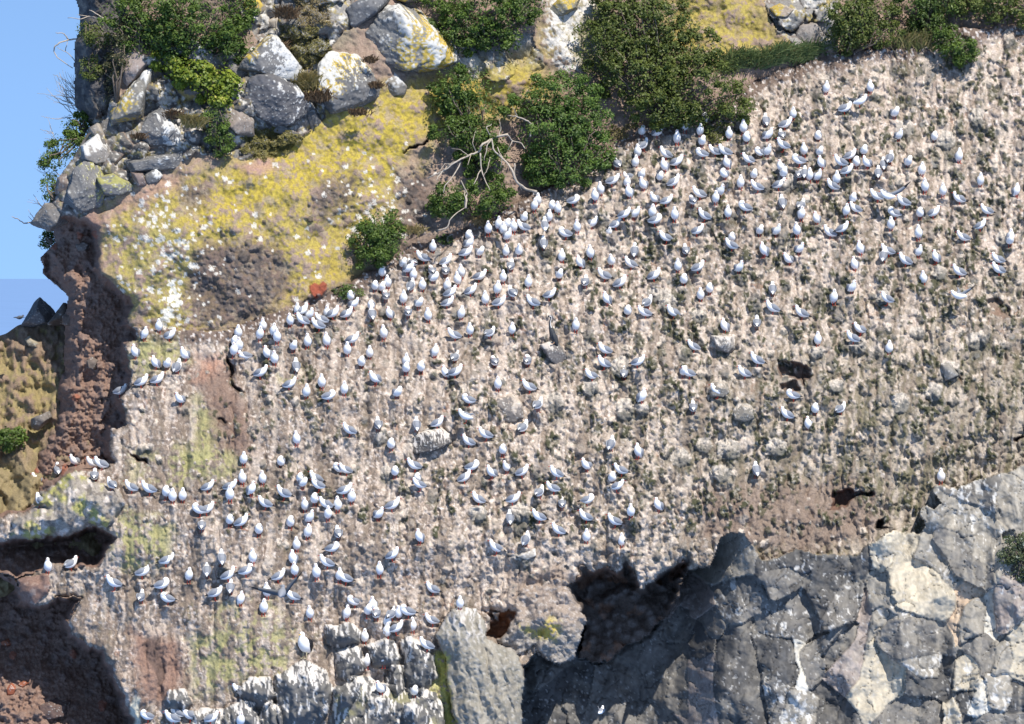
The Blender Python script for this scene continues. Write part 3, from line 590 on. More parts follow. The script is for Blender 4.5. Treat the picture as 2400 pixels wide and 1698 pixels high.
# soil and lichen spilling over the top edge of the basalt
sl, s = poly(BT, .7, 60)
m = sm(85, 0, s + 60 * NB[sl] + 25 * NC[sl]) * (s > 0) * (V[sl] < 1480) * (U[sl] > 1640)
mixc(sl, m * .85, (.225, .18, .14)); mixc(sl, m * sm(0, .4, NF[sl]) * .7, (.29, .265, .15)); mixc(sl, m * sm(.2, .4, ND[sl]) * .6, (.5, .45, .4))
BI = np.full(U.shape, -1); BS = np.full(U.shape, -1e9)
for i, f_ in enumerate(FL):                       # later slabs lie over earlier ones, and each reaches into the joint beside it
    eff = np.where(f_[2] > 0, 1000 + i, f_[2] - (1000 if i < 4 or f_[2] is None else 0)); eff = np.where((f_[2] > 0) & (i < 4), -12.0, eff)
    b_ = eff > BS[f_[1]]; BI[f_[1]] = np.where(b_, i, BI[f_[1]]); BS[f_[1]] = np.where(b_, eff, BS[f_[1]])
for i in range(len(FL)): lay_facet(i)
crk = np.minimum(np.abs(noise((U + 1.4 * WUo) / 60 + .2 * V / 60, (V + WVo) / 150, 131)), np.abs(noise((U + WUo) / 120, (V + 1.5 * WVo + .4 * U) / 75, 132)))
cm = sm(.016, .004, crk) * (R == 2); mixc(ALL, cm * .55, (.05, .048, .046)); Y += .05 * cm
mixc(ALL, (R == 2) * sm(.05, .35, fbm((U + .4 * WX) / 24, V / 190, 3, 133)) * sm(1800, 2200, U) * .28, (.44, .395, .32))
# --- lip of the overhang, its hanging chunk and hollows
sl, s = poly(T(8, (940, 900), (1130, 860), (1250, 700), (1500, 640), (1600, 790), (1645, 940), (1565, 1170), (1480, 1225), (1400, 1195), (1310, 1085), (1180, 1160), (1120, 1130)), .8)
m = s > 0
Y[sl] = np.where(m, colony_depth(U[sl], V[sl]) - .02 - .30 * np.clip(s / 60, 0, 1) + .20 * NB[sl] + .10 * NC[sl] + .05 * NS[sl], Y[sl]); R[sl] = np.where(m, 4, R[sl])
mixc(sl, m * sm(1350, 1440, V[sl] + 50 * NB[sl]), (.31, .25, .205)); mixc(sl, m * sm(0, .4, NE[sl]) * .6, (.22, .18, .155)); mixc(sl, m * sm(-30, 40, V[sl] - 1455 + 30 * NB[sl]) * .8, (.22, .205, .185)); mixc(sl, m * sm(.2, .35, ND[sl]) * .5, (.5, .46, .42))
paint(T(8, (1190, 910), (1300, 1000), (1400, 920), (1480, 960), (1440, 1060), (1340, 1060), (1240, 1010)), (.45, .36, .08), 12, .9, 1, .6 * NC + .6 * ND, -.05)
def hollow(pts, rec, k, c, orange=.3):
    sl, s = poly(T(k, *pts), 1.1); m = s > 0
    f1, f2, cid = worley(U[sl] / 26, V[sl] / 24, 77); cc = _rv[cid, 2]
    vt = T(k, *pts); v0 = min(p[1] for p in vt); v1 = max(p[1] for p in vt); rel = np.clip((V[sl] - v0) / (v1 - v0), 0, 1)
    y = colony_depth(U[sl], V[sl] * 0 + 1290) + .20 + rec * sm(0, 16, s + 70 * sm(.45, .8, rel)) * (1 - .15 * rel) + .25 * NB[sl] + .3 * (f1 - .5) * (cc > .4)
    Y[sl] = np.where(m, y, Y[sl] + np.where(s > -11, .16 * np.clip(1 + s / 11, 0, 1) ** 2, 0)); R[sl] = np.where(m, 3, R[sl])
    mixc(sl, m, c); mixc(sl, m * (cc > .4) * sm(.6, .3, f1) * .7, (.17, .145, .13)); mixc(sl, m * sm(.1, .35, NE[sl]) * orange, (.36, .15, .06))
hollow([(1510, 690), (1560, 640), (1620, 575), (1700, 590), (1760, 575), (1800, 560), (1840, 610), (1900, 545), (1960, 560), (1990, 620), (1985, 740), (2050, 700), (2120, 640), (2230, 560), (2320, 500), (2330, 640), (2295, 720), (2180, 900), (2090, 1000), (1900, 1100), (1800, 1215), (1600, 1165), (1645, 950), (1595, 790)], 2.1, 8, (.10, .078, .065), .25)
hollow([(950, 860), (1120, 850), (1160, 860), (1110, 1000), (1085, 1040), (985, 1035), (1000, 940)], .55, 8, (.34, .17, .09), .6)
sl, s = poly(T(8, (1005, 870), (1060, 870), (1050, 930), (1020, 915)), .5); mixc(sl, sm(-1, 3, s), (.6, .57, .52)); Y[sl] = np.where(s > 0, Y[sl] - .4, Y[sl])
# pale ribbed column
sl, s = poly(T(8, (640, 1020), (740, 850), (830, 830), (900, 850), (970, 960), (985, 1050), (1150, 1120), (1215, 1220), (1225, 1400), (1210, 1800), (820, 1800), (740, 1500), (700, 1200)), .6)
m = s > 0
Y[sl] = np.where(m, colony_depth(U[sl], V[sl]) - .35 - .5 * np.clip(s / 55, 0, 1) ** .6 + .20 * np.abs(noise((U[sl] + 1.2 * WUo[sl]) / 40 - V[sl] / 130, V[sl] / 190, 81)) - .07 * np.abs(noise((U[sl] + WUo[sl]) / 19 - V[sl] / 70, V[sl] / 90, 84)) + .05 * NB[sl] + .05 * NS[sl] + .02 * ND[sl], Y[sl]); R[sl] = np.where(m, 5, R[sl])
mixc(sl, m, (.265, .24, .195)); mixc(sl, m * sm(0, .4, DRIP[sl]) * .55, (.18, .165, .14)); mixc(sl, m * sm(.1, .4, NF[sl]) * .5, (.20, .19, .155)); mixc(sl, m * sm(.0, .4, fbm(U[sl] / 26 - V[sl] / 90, V[sl] / 200, 3, 82)) * .6, (.35, .32, .265)); mixc(sl, m * sm(.25, .4, ND[sl]) * .5, (.45, .43, .40))
mixc(sl, m * sm(1530, 1420, V[sl] + 60 * NS[sl]) * sm(-.1, .2, DRIP[sl]), (.58, .54, .50))
paint(T(8, (620, 1130), (700, 1150), (720, 1300), (740, 1500), (800, 1700), (700, 1700), (660, 1450)), (.44, .41, .10), 8, .95, 1.2, NC + .6 * ND, -.2)
paint(T(8, (560, 1330), (660, 1300), (720, 1500), (700, 1700), (580, 1600)), (.40, .38, .16), 10, .8, 1.2, NC + .6 * ND, .0)
# dark knobs run with white droppings at the bottom
KN = [(7, [(1280, 1540), (1400, 1510), (1520, 1530), (1560, 1800), (1260, 1800)]), (8, [(-60, 1380), (80, 1300), (180, 1300), (420, 1380), (640, 1400), (760, 1800), (-60, 1800)]), (7, [(1140, 1390), (1240, 1380), (1300, 1480), (1240, 1540), (1130, 1520), (1090, 1450)]),
      (7, [(1580, 1400), (1680, 1320), (1820, 1320), (1860, 1420), (1790, 1520), (1640, 1480)]), (7, [(1840, 1310), (1960, 1220), (2080, 1190), (2200, 1260), (2240, 1380), (2210, 1540), (2100, 1680), (1880, 1680), (1850, 1420)]),
      (7, [(1760, 1500), (1820, 1440), (1890, 1520), (1910, 1680), (1760, 1680)]), (7, [(1500, 1540), (1610, 1455), (1720, 1490), (1770, 1600), (1760, 1700), (1490, 1700)]), (8, [(-40, 1140), (60, 1090), (150, 1110), (170, 1250), (60, 1340), (-40, 1320)]),
      (8, [(-100, 960), (60, 940), (140, 1000), (130, 1080), (0, 1120), (-100, 1080)]), (8, [(170, 1090), (280, 1050), (380, 1090), (410, 1180), (370, 1260), (210, 1240)]), (8, [(330, 1220), (420, 1230), (430, 1390), (360, 1430), (300, 1330)]), (8, [(410, 1070), (480, 1030), (545, 1100), (630, 1150), (645, 1290), (560, 1430), (430, 1390)]),
      (8, [(0, 1400), (90, 1320), (140, 1350), (70, 1500), (-20, 1530)]), (8, [(90, 1640), (190, 1450), (320, 1440), (340, 1560), (280, 1720), (90, 1720)]), (8, [(420, 1480), (500, 1460), (610, 1550), (560, 1720), (420, 1720)])]
for i, (k, pts) in enumerate(KN):
    P = T(k, *pts); sl, s, m = fat(P, .62, .7, 6, rr=38, base=-.02)
    v0 = min(p[1] for p in P); v1 = max(p[1] for p in P); rel = (V[sl] - v0) / max(v1 - v0, 1)
    mixc(sl, m, (.125, .122, .12)); mixc(sl, m * sm(.0, .4, NF[sl]) * .5, (.20, .19, .165))
    if i in (1,): mixc(sl, m * sm(.0, .4, NE[sl]) * .6, (.28, .26, .13))
    mixc(sl, m * sm(.05, .20, DRIP[sl] + .25 * NC[sl] + .24 - .85 * np.clip(rel, 0, .8) + .12 * sm(14, 5, s)) * .92, (.66, .62, .57))

# --- embedded stones
def tuft(u, v, ru, rv, amt):
    sl = box(u - 1.6 * ru, u + 1.6 * ru, v - 1.6 * rv, v + 1.6 * rv)
    x = (U[sl] + 4 * NC[sl] + 3 * ND[sl] + .4 * WUo[sl] - u) / ru; y = (V[sl] + 6 * NC[sl] + .4 * WVo[sl] - v) / rv
    r2 = x * x + y * y; m = sm(1.15, .55, r2 + 1.1 * ND[sl] + .8 * NT[sl]) * (R[sl] == 0)
    mixc(sl, m * amt, (.062, .064, .036)); Y[sl] -= .05 * m
    mixc(sl, m * sm(.12, .3, ND[sl]) * .7, (.42, .38, .32))
def stone(u, v, ru, rv, h, body, top, moss=0.0):
    sl = box(u - ru * 1.1, u + ru * 1.3, v - rv * 1.1, v + rv * 2.3)
    x = (U[sl] + .35 * WUo[sl] + 4 * NC[sl] + 2.5 * ND[sl] - u) / ru; y = (V[sl] + .35 * WVo[sl] + 4 * NF[sl] - v) / rv
    r2 = x * x + np.where(y > 0, y * y * 1.0, y * y)
    m = r2 < 1
    rg = (R[sl] == 0) | (R[sl] == 4)
    lump = 1 + (.55 * NC[sl] + .5 * ND[sl] + .3 * NB[sl]) * (1 if ru > 11 else .5)
    h = h * (.6 if ru > 15 else 1)
    Y[sl] -= np.where(m & rg, h * np.clip(1 - r2, 0, 1) ** .45 * lump * (.75 + .45 * np.clip(y, -1, 1)), 0)
    if moss > 0:
        d = rg * sm(1.25, .8, np.abs(x - .25) + .25 * np.abs(y - .9)) * sm(2.2, .9, y) * sm(-.3, .25, y)
        mixc(sl, d * moss * (.4 + .6 * NR[sl]), (.055, .058, .032))
    if body is not None:
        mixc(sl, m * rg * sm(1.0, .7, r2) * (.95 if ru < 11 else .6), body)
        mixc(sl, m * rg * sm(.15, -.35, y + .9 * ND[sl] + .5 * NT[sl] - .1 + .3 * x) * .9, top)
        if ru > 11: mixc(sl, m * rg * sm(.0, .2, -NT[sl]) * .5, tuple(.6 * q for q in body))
nst = 0
while nst < 3000:
    u = random.uniform(-100, 2500); v = random.uniform(60, 1420)
    j = int((v - vv[0]) / STEP); i = int((u - us[0]) / STEP)
    if R[j, i] != 0 or V[j, i] - VBm[j, i] < 16: continue
    dens = .55 + .45 * float(sm(1050, 1500, u)) - .15 * float(sm(900, 500, u))
    dens *= (1 - .75 * float(sm(900, 1080, v + .25 * (u - 2000))) * float(sm(1500, 1900, u)))
    dens *= .45 + 1.1 * float(sm(-.25, .3, NB[j, i]))
    if random.random() > dens: continue
    nst += 1
    r = min(3.3 * math.exp(abs(random.gauss(0, .60))), 16) * (1 - .25 * float(sm(1100, 600, u))); el = random.uniform(.85, 1.6)
    dark = random.random() < (.46 + .26 * float(sm(1200, 1700, u)) - .15 * float(sm(900, 1150, v)))
    g = random.uniform(.07, .19)
    body = (g * 1.04, g, g * .93) if dark else (.34, .285, .24)
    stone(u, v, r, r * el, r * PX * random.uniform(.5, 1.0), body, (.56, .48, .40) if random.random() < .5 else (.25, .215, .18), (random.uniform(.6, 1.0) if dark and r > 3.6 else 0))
nt_ = 0
while nt_ < 2700:
    u = random.uniform(500, 2500); v = random.uniform(110, 1250); j = int((v - vv[0]) / STEP); i = int((u - us[0]) / STEP)
    if R[j, i] != 0 or V[j, i] - VBm[j, i] < 40 or random.random() > (.3 + .7 * float(sm(900, 1700, u))) * (.25 + 1.3 * float(sm(-.2, .3, NE[j, i]))): continue
    nt_ += 1; r = min(2.6 * math.exp(abs(random.gauss(0, .68))), 11); tuft(u, v, r, r * random.uniform(1.0, 2.4), random.uniform(.65, 1.0))
for u, v, ru, rv, h in ((1695, 806, 24, 21, .22), (1688, 912, 23, 23, .24), (1742, 967, 25, 22, .24), (2188, 918, 20, 24, .2), (2228, 872, 26, 24, .2), (1545, 690, 30, 16, .2), (1565, 712, 24, 22, .25), (1465, 960, 22, 26, .22), (1300, 945, 22, 26, .14), (1455, 860, 22, 26, .2), (1385, 910, 18, 17, .18), (1215, 1200, 27, 24, .22), (1120, 1205, 22, 20, .2), (1505, 960, 18, 20, .2), (1640, 740, 18, 16, .2), (1915, 826, 18, 16, .2), (2010, 810, 22, 22, .22), (1710, 1055, 30, 25, .2), (1690, 1110, 24, 20, .2), (1650, 1045, 20, 18, .2), (1960, 905, 18, 16, .18), (2150, 780, 20, 14, .2), (1220, 1310, 22, 13, .15), (905, 1110, 16, 18, .15), (1080, 690, 40, 8, .12), (890, 1030, 18, 14, .15), (1820, 1050, 26, 22, .2), (1595, 1075, 24, 20, .2), (2110, 945, 22, 26, .2), (2290, 800, 24, 22, .22), (2070, 700, 18, 20, .18), (2200, 640, 22, 18, .18), (2350, 560, 18, 18, .18), (2220, 330, 22, 24, .2), (2290, 280, 20, 26, .2), (2120, 300, 24, 20, .2), (1850, 430, 18, 22, .18), (1725, 160, 20, 12, .15)):
    g = random.uniform(.15, .22)
    stone(u, v, ru, rv, h, (g * 1.03, g, g * .93), (.55, .49, .42), .7)
for k in range(420):                               # stones in the bare patch and grey scree of the upper cliff
    if k < 260: u, v = random.gauss(560, 70), random.gauss(660, 60)
    elif k < 330: u, v = random.gauss(780, 40), random.gauss(470, 35)
    else: u, v = random.uniform(930, 1010), random.uniform(390, 550)
    r = 2.5 * math.exp(abs(random.gauss(0, .5))); sl = box(u - r, u + r, v - r, v + r)
    r2 = ((U[sl] - u) ** 2 + (V[sl] - v) ** 2) / (r * r); m = (r2 < 1) & (R[sl] == 1)
    Y[sl] -= np.where(m, r * PX * .9 * np.sqrt(np.clip(1 - r2, 0, 1)), 0); g = random.uniform(.08, .2); mixc(sl, m * .8, (g * 1.1, g * .92, g * .82))

# --- a little footing under every standing bird
for b in birds:
    sl = box(b['u'] - 24, b['u'] + 24, b['vf'] - 6, b['vf'] + 44)
    dv = V[sl] - b['vf']; du = (U[sl] - b['u']) / 13.0
    Y[sl] -= .15 * np.exp(-du ** 4) * np.where(dv < -2, 0, np.exp(-np.clip(dv, 0, 99) / 16)) * sm(-2.5, 1, dv)

# --- skyline on the left: cut away the air and round the edge back
SKY = [(-200, -200), (176, -200), (174, 0), (185, 21), (185, 63), (174, 98), (172, 150), (174, 244), (195, 279), (209, 296), (185, 348), (157, 383), (139, 408), (136, 439), (122, 463), (98, 502), (84, 521), (100, 535), (120, 540), (127, 566), (106, 588), (93, 605), (97, 622), (99, 644), (125, 665), (147, 683), (157, 700), (153, 730), (148, 790), (150, 868), (133, 900), (134, 954), (118, 1000), (92, 1040), (70, 1085), (45, 1120), (15, 1165), (-200, 1200)]
sl, s = poly(SKY, .45, 60)
air = np.zeros(U.shape, bool); air[sl] = s > 0
dist = np.full(U.shape, 999.); dist[sl] = -s
Y += 1.1 * np.clip(1 - dist / 45, 0, 1) ** 2.2
def ydepth(u, v):
    j = int(np.clip(round((v - vv[0]) / STEP), 0, NV - 1)); i = int(np.clip(round((u - us[0]) / STEP), 0, NU - 1))
    return float(Y[j, i])
def at(u, v, dy=0.0): return np.array(W(u, v, ydepth(u, v) + dy))

C[R == 1] *= np.array((.90, .89, .88))
C = np.clip(C, .01, .85)
S = (D + Y) / D * PX
P3 = np.stack([(U - 1200) * S, Y, CZ + (646 - V) * S], -1).reshape(-1, 3)
idx = np.arange(NV * NU).reshape(NV, NU)
quad = np.stack([idx[:-1, :-1], idx[1:, :-1], idx[1:, 1:], idx[:-1, 1:]], -1)
keep = ~(air[:-1, :-1] | air[1:, :-1] | air[1:, 1:] | air[:-1, 1:])
RQ = R[1:, 1:]
C2 = C.reshape(-1, 3)
for name, ids, mt in (('guano_slope', (0, 4), 'weathered_ground'), ('upper_cliff', (1,), 'weathered_ground'), ('tuff_cliff', (3,), 'weathered_ground'), ('basalt_cliff', (2, 5, 6), 'basalt')):
    f = quad[keep & np.isin(RQ, ids)]
    # the open edge along the skyline is carried back into the hill
    used, inv = np.unique(f, return_inverse=True)
    f2 = inv.reshape(f.shape); co = P3[used]; cl = C2[used]
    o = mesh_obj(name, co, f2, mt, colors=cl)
    tag(o, kind='structure')
# back of the headland, so that the edge has a thickness
jj = np.arange(0, NV, 4); ev = []
for j in jj:
    row = np.where(~air[j])[0]
    if len(row): ev.append(P3[idx[j, row[0]]] + np.array((.02, .02, 0)))
ev = np.array(ev); n = len(ev)
bk = np.concatenate([ev, ev + np.array((.25, 1.2, 0)), ev + np.array((1.0, 2.4, 0))])
ff = [(i, i + 1, n + i + 1, n + i) for i in range(n - 1)] + [(n + i, n + i + 1, 2 * n + i + 1, 2 * n + i) for i in range(n - 1)]
o = mesh_obj('headland_back', bk, ff, 'weathered_ground', colors=np.tile((.16, .12, .10), (3 * n, 1))); tag(o, kind='structure')

# --- the slope beyond, at the lower left, and the sea
hu = np.arange(-260, 300, 3.0); hv = np.arange(0, 1, .008)
HT = np.array([(-260, 815), (-60, 795), (0, 787), (40, 766), (60, 758), (110, 752), (150, 722), (200, 700), (300, 690)], float)
HU, HQ = np.meshgrid(hu, hv); top = np.interp(hu, HT[:, 0], HT[:, 1])[None, :] + 5 * noise(HU / 30, HQ * 0, 91)
HV = top + HQ ** 1.0 * 620
n1 = fbm(HU / 60, HV / 60, 4, 92); n2 = fbm(HU / 16, HV / 16, 4, 93); n3 = fbm(HU / 7, HV / 7, 3, 94)
HY = 6.8 - HQ * 4.6 + .5 * n1 + .11 * n2 + .06 * n3
hs = (D + HY) / D * PX
hp = np.stack([(HU - 1200) * hs, HY, CZ + (646 - HV) * hs], -1).reshape(-1, 3)
hc = np.ones(HU.shape + (3,)) * (.24, .17, .12)
def hm(m, c):
    global hc
    hc = hc * (1 - m[..., None]) + np.array(c) * m[..., None]
hm(sm(-.1, .4, n2) * .6, (.22, .16, .11)); hm(sm(-.25, .1, .6 * n1 + .7 * n2 + .08 - .5 * np.abs((HV - 920) / 160)) * .42, (.33, .285, .085)); hm(sm(.1, .4, -n3) * .4, (.14, .12, .07)); hm(sm(1010, 1130, HV + 60 * n1) * .6, (.25, .21, .10))
nj, ni = HU.shape; hid = np.arange(nj * ni).reshape(nj, ni)
hq = np.stack([hid[:-1, :-1], hid[1:, :-1], hid[1:, 1:], hid[:-1, 1:]], -1).reshape(-1, 4)
o = mesh_obj('hillside', hp, hq, 'weathered_ground', colors=hc.reshape(-1, 3)); tag(o, kind='structure')
m = mat('sea_water', (.180, .302, .535), .9, .0, vary=.04, vscale=.02)
o = mesh_obj('sea', [(-30000, -30000, 0), (30000, -30000, 0), (30000, 40000, 0), (-30000, 40000, 0)], [(0, 1, 2, 3)], 'sea_water'); tag(o, kind='structure')
# ------------------------------------------------------------------ boulders
import bmesh
def ico(n):
    bm = bmesh.new(); bmesh.ops.create_icosphere(bm, subdivisions=n, radius=1.0)
    v = np.array([p.co[:] for p in bm.verts]); f = np.array([[q.index for q in p.verts] for p in bm.faces]); bm.free()
    return v, f
ICO = {3: ico(4), 4: ico(5), 5: ico(6)}
def boulder(name, pts, thick, label, base=(.17, .165, .16), white=None, yellow=None, dark=None, seed=1, res=4, sink=.5, front=None, cat='boulder', group=None, sharp=40, rough=1.35, runs=False, Y0=None, pale_col=(.57, .56, .53)):
    P = np.array(pts, float); uc, vc = P.mean(0); rng = np.random.default_rng(seed)
    Yc_ = (ydepth(uc, vc) if Y0 is None else Y0) + thick * (sink - .5)
    s = (D + Yc_) / D * PX
    Q = np.stack([(P[:, 0] - uc) * s, -(P[:, 1] - vc) * s], -1)
    if np.sum(Q[:, 0] * np.roll(Q[:, 1], -1) - np.roll(Q[:, 0], -1) * Q[:, 1]) < 0: Q = Q[::-1]
    N = []; Dd = []
    for a, b in zip(Q, np.roll(Q, -1, 0)):
        e = b - a; L = np.hypot(*e)
        if L < 1e-6: continue
        n2 = np.array((e[1], -e[0])) / L; d = n2 @ a
        ty = rng.uniform(-.30, -.02)
        n = np.array((n2[0], ty, n2[1])); l = np.linalg.norm(n); N.append(n / l); Dd.append(max(d, .03) / l)
    rad = np.sqrt((Q ** 2).sum(1)).mean()
    for k in range(6 if front is None else 2):
        n = np.array((rng.uniform(-.7, .7), -1, rng.uniform(-.5, .8))); n /= np.linalg.norm(n); N.append(n); Dd.append(thick * rng.uniform(.42, .56))
    for n in (front or []):
        n = np.array(n[:3], float); n /= np.linalg.norm(n); N.append(n); Dd.append(thick * .5)
    N.append((0, 1, 0)); Dd.append(thick * .6)
    N = np.array(N); Dd = np.array(Dd)
    v, f = ICO[res]
    # spread the directions so that flat or long rocks are evenly covered
    sc = np.array((np.abs(Q[:, 0]).max(), thick * .5, np.abs(Q[:, 1]).max())); d = v * sc; d /= np.linalg.norm(d, axis=1)[:, None]
    dn = np.clip(d @ N.T, 1e-4, None) / Dd[None, :]
    r = (dn ** sharp).sum(1) ** (-1.0 / sharp) * 1.03
    p = d * r[:, None]
    o1 = seed * 3.7
    na = fbm(p[:, 0] * 2.2 + p[:, 1] * 1.1 + o1, p[:, 2] * 2.2 - p[:, 1] * 1.3, 4, 101); nb = fbm(p[:, 0] * 9 + p[:, 1] * 5 + o1, p[:, 2] * 9 - p[:, 1] * 6, 4, 102)
    nc = fbm(p[:, 0] * 26 + p[:, 1] * 15 + o1, p[:, 2] * 26 - p[:, 1] * 14, 3, 103)
    p = p * (1 + rough * (.06 * na + .028 * nb + .010 * nc)[:, None])
    c = np.ones((len(p), 3)) * base
    def mx(m, col):
        nonlocal c
        m = np.clip(m, 0, 1)[:, None]; c = c * (1 - m) + np.array(col) * m
    mx(sm(0, .4, nb) * .5, np.array(base) * .65); mx(sm(0, .5, na) * .4, np.array(base) * 1.3)
    q = p / rad
    if yellow:
        mx(sm(-.05, .15, q @ np.array(yellow[:3], float) - yellow[3] + 1.1 * na + .9 * nb + .4 * nc) * .9, (.50, .36, .06) if len(yellow) < 5 else (.33, .31, .10))
    if white:
        mx(sm(-.04, .10, q @ np.array(white[:3], float) - white[3] - .12 + 1.1 * na + .9 * nb + .5 * nc) * .95, pale_col)
    if runs:
        st = fbm(p[:, 0] * 20 + p[:, 1] * 12, p[:, 2] * 4, 3, 104); mx(sm(-.02, .2, 1.3 * st + .75 * q[:, 2] - .12), (.60, .54, .47))
    mx(sm(.46, .55, nc + .6 * nb) * .6, (.55, .54, .5)); mx(sm(.03, .0, np.abs(na - .08)) * .5, np.array(base) * .4)
    o = mesh_obj(name, p, f, 'lichened_rock', colors=np.clip(c, .02, .8))
    o.location = W(uc, vc, Yc_)
    return tag(o, label, cat, group)
G1 = 'boulders heaped on the left shoulder'
bl = [
 ([(820, 420), (900, 308), (1000, 400), (1005, 460), (930, 520), (870, 600), (830, 520)], .5, 'pinkish grey pointed boulder under the top left shrub', dict(base=(.30, .245, .215), seed=3)),
 ([(755, 850), (740, 760), (800, 660), (880, 580), (960, 470), (1100, 470), (1250, 600), (1230, 720), (1090, 760), (960, 800), (930, 950), (830, 980)], 1.1, 'large grey boulder with a broad white lichen cap, left shoulder', dict(white=(.45, -.1, .9, .45), yellow=(-.6, 0, .4, .45), seed=4, res=5, base=(.2, .19, .17))),
 ([(1170, 330), (1290, 275), (1420, 345), (1510, 450), (1480, 490), (1300, 430)], .5, 'white-topped boulder above the yellow-green succulent shrub', dict(white=(.1, 0, 1, .05), seed=5)),
 ([(1570, 450), (1650, 385), (1760, 225), (1860, 255), (2000, 430), (1985, 560), (1900, 540), (1700, 540), (1640, 540)], .9, 'tall boulder, right half white with lichen, behind dark rock', dict(white=(1, -.1, .25, .12), yellow=(-.2, 0, 1, .55), seed=6, res=5)),
 ([(1635, 600), (1700, 515), (1860, 500), (2000, 590), (2100, 720), (2060, 770), (1960, 840), (1850, 855), (1720, 780), (1640, 700)], 1.2, 'big dark smooth boulder in front of the white-lichened one', dict(base=(.115, .112, .115), seed=7, res=5, white=(1, 0, .5, .95))),
 ([(1710, 750), (1840, 840), (1960, 790), (2080, 845), (2095, 890), (1880, 905), (1730, 860)], .5, 'low grey slab under the big dark boulder', dict(base=(.2, .195, .19), seed=8)),
 ([(2050, 740), (2110, 720), (2180, 850), (2100, 900)], .4, 'small dark wedge stone right of the big dark boulder', dict(base=(.13, .125, .12), seed=9, res=3)),
 ([(1500, 740), (1600, 715), (1700, 810), (1700, 900), (1600, 910), (1500, 810)], .5, 'tan and grey boulder left of the big dark one', dict(base=(.26, .215, .18), seed=10)),
 ([(940, 920), (985, 800), (1090, 745), (1190, 830), (1260, 935), (1230, 1000), (1000, 1000)], .8, 'grey boulder with a white lichen right side', dict(white=(1, -.1, .1, .42), seed=11, res=5, base=(.15, .148, .148))),
 ([(865, 1060), (920, 990), (1250, 1010), (1370, 985), (1430, 1060), (1300, 1125), (1000, 1160), (900, 1165)], .7, 'long low grey slab under the white-sided boulder', dict(seed=12, res=5, white=(.5, 0, -.6, .55), base=(.16, .155, .15))),
 ([(445, 1330), (495, 1150), (580, 1085), (660, 1130), (725, 1260), (690, 1390), (560, 1430), (470, 1380)], .9, 'rounded grey boulder at the left edge of the heap', dict(seed=13, res=5, yellow=(1, 0, .1, .55, 1))),
 ([(650, 1200), (760, 1175), (870, 1230), (915, 1270), (820, 1315), (700, 1310)], .5, 'greenish boulder right of the rounded grey one', dict(seed=14, yellow=(0, 0, .5, .2, 1))),
 ([(555, 985), (640, 925), (720, 1000), (765, 1085), (640, 1110), (560, 1070)], .5, 'pale stained boulder on the left skyline slope', dict(seed=15, base=(.24, .22, .2), white=(0, 0, 1, .5))),
 ([(605, 870), (660, 830), (700, 880), (745, 930), (650, 945)], .35, 'small pale boulder at the skyline end of the heap', dict(seed=16, res=3, base=(.3, .265, .22), yellow=(0, 0, -1, .4))),
 ([(235, 1495), (310, 1390), (420, 1375), (455, 1430), (420, 1500), (340, 1545)], .8, 'grey block jutting over the skyline above the tuff', dict(seed=17, base=(.19, .175, .16))),
 ([(975, 1175), (1050, 1125), (1095, 1180), (1060, 1235), (985, 1245)], .4, 'small grey stone under the long low slab', dict(seed=18, res=3, white=(1, 0, .4, .5))),
 ([(890, 1165), (960, 1170), (985, 1240), (930, 1255)], .3, 'smallest brownish stone at the heap bottom', dict(seed=19, res=3, base=(.22, .17, .15))),
 ([(395, 1200), (480, 1150), (500, 1160), (470, 1260), (440, 1330), (380, 1290)], .4, 'brown slab on the left skyline edge', dict(seed=20, res=3, base=(.24, .19, .16))),
 ([(1640, 20), (1720, -20), (1790, 60), (1740, 120), (1640, 90)], .5, 'orange-lichened rock at the top edge', dict(seed=21, res=3, base=(.24, .21, .17), yellow=(0, 0, .4, .05))),
 ([(1790, 140), (1850, 115), (1925, 125), (1945, 190), (1880, 215), (1800, 180)], .4, 'pale tan block beside the brown tussock at top', dict(seed=22, res=3, base=(.36, .31, .25))),
]
for pts, th, lab, kw in bl: boulder('boulder', T(1, *pts), th, lab, group=G1, **kw)
boulder('boulder', T(2, (160, 250), (240, 95), (430, 20), (510, 60), (620, 170), (725, 230), (775, 410), (700, 455), (560, 480), (420, 505), (300, 450), (225, 350)), 1.5, 'huge boulder blotched white and orange-yellow with lichen, top centre', seed=31, res=5, base=(.21, .205, .195), yellow=(1, -.3, .2, .0), white=(.45, -.5, .5, .40), front=[(-.75, -1, .0), (.5, -1, .35), (.1, -1, -.25)])
boulder('boulder', T(2, (35, 60), (180, -40), (330, -40), (360, 40), (240, 110), (150, 235), (85, 205)), .9, 'dark grey boulder left of the huge blotched one', seed=32, base=(.15, .15, .152))
boulder('boulder', T(2, (330, -60), (480, -60), (560, 60), (500, 60), (430, 30), (350, 50)), .8, 'grey boulder cut by the top edge above the blotched one', seed=33, base=(.2, .2, .195), yellow=(0, 0, -1, .5))
boulder('boulder', [(752, 152), (775, 122), (835, 130), (868, 164), (886, 209), (880, 232), (835, 256), (770, 268), (742, 225)], 1.1, 'lichen-crusted boulder with dark foot beside the tussock', seed=34, res=5, base=(.16, .155, .15), white=(-.1, -.3, .9, .42), yellow=(-.5, 0, 1, .15))
boulder('boulder', T(2, (270, 520), (350, 480), (440, 580), (430, 640), (330, 650)), .4, 'small white-speckled rock right of lichen-crusted boulder', seed=35, res=3, base=(.24, .22, .19), white=(-.3, 0, .5, .1))
boulder('boulder', T(2, (1380, 70), (1450, 0), (1600, -30), (1580, 60), (1470, 125)), .6, 'grey slab with yellow lichen between the top shrubs', seed=36, base=(.23, .215, .17), yellow=(-.3, 0, .6, .1))
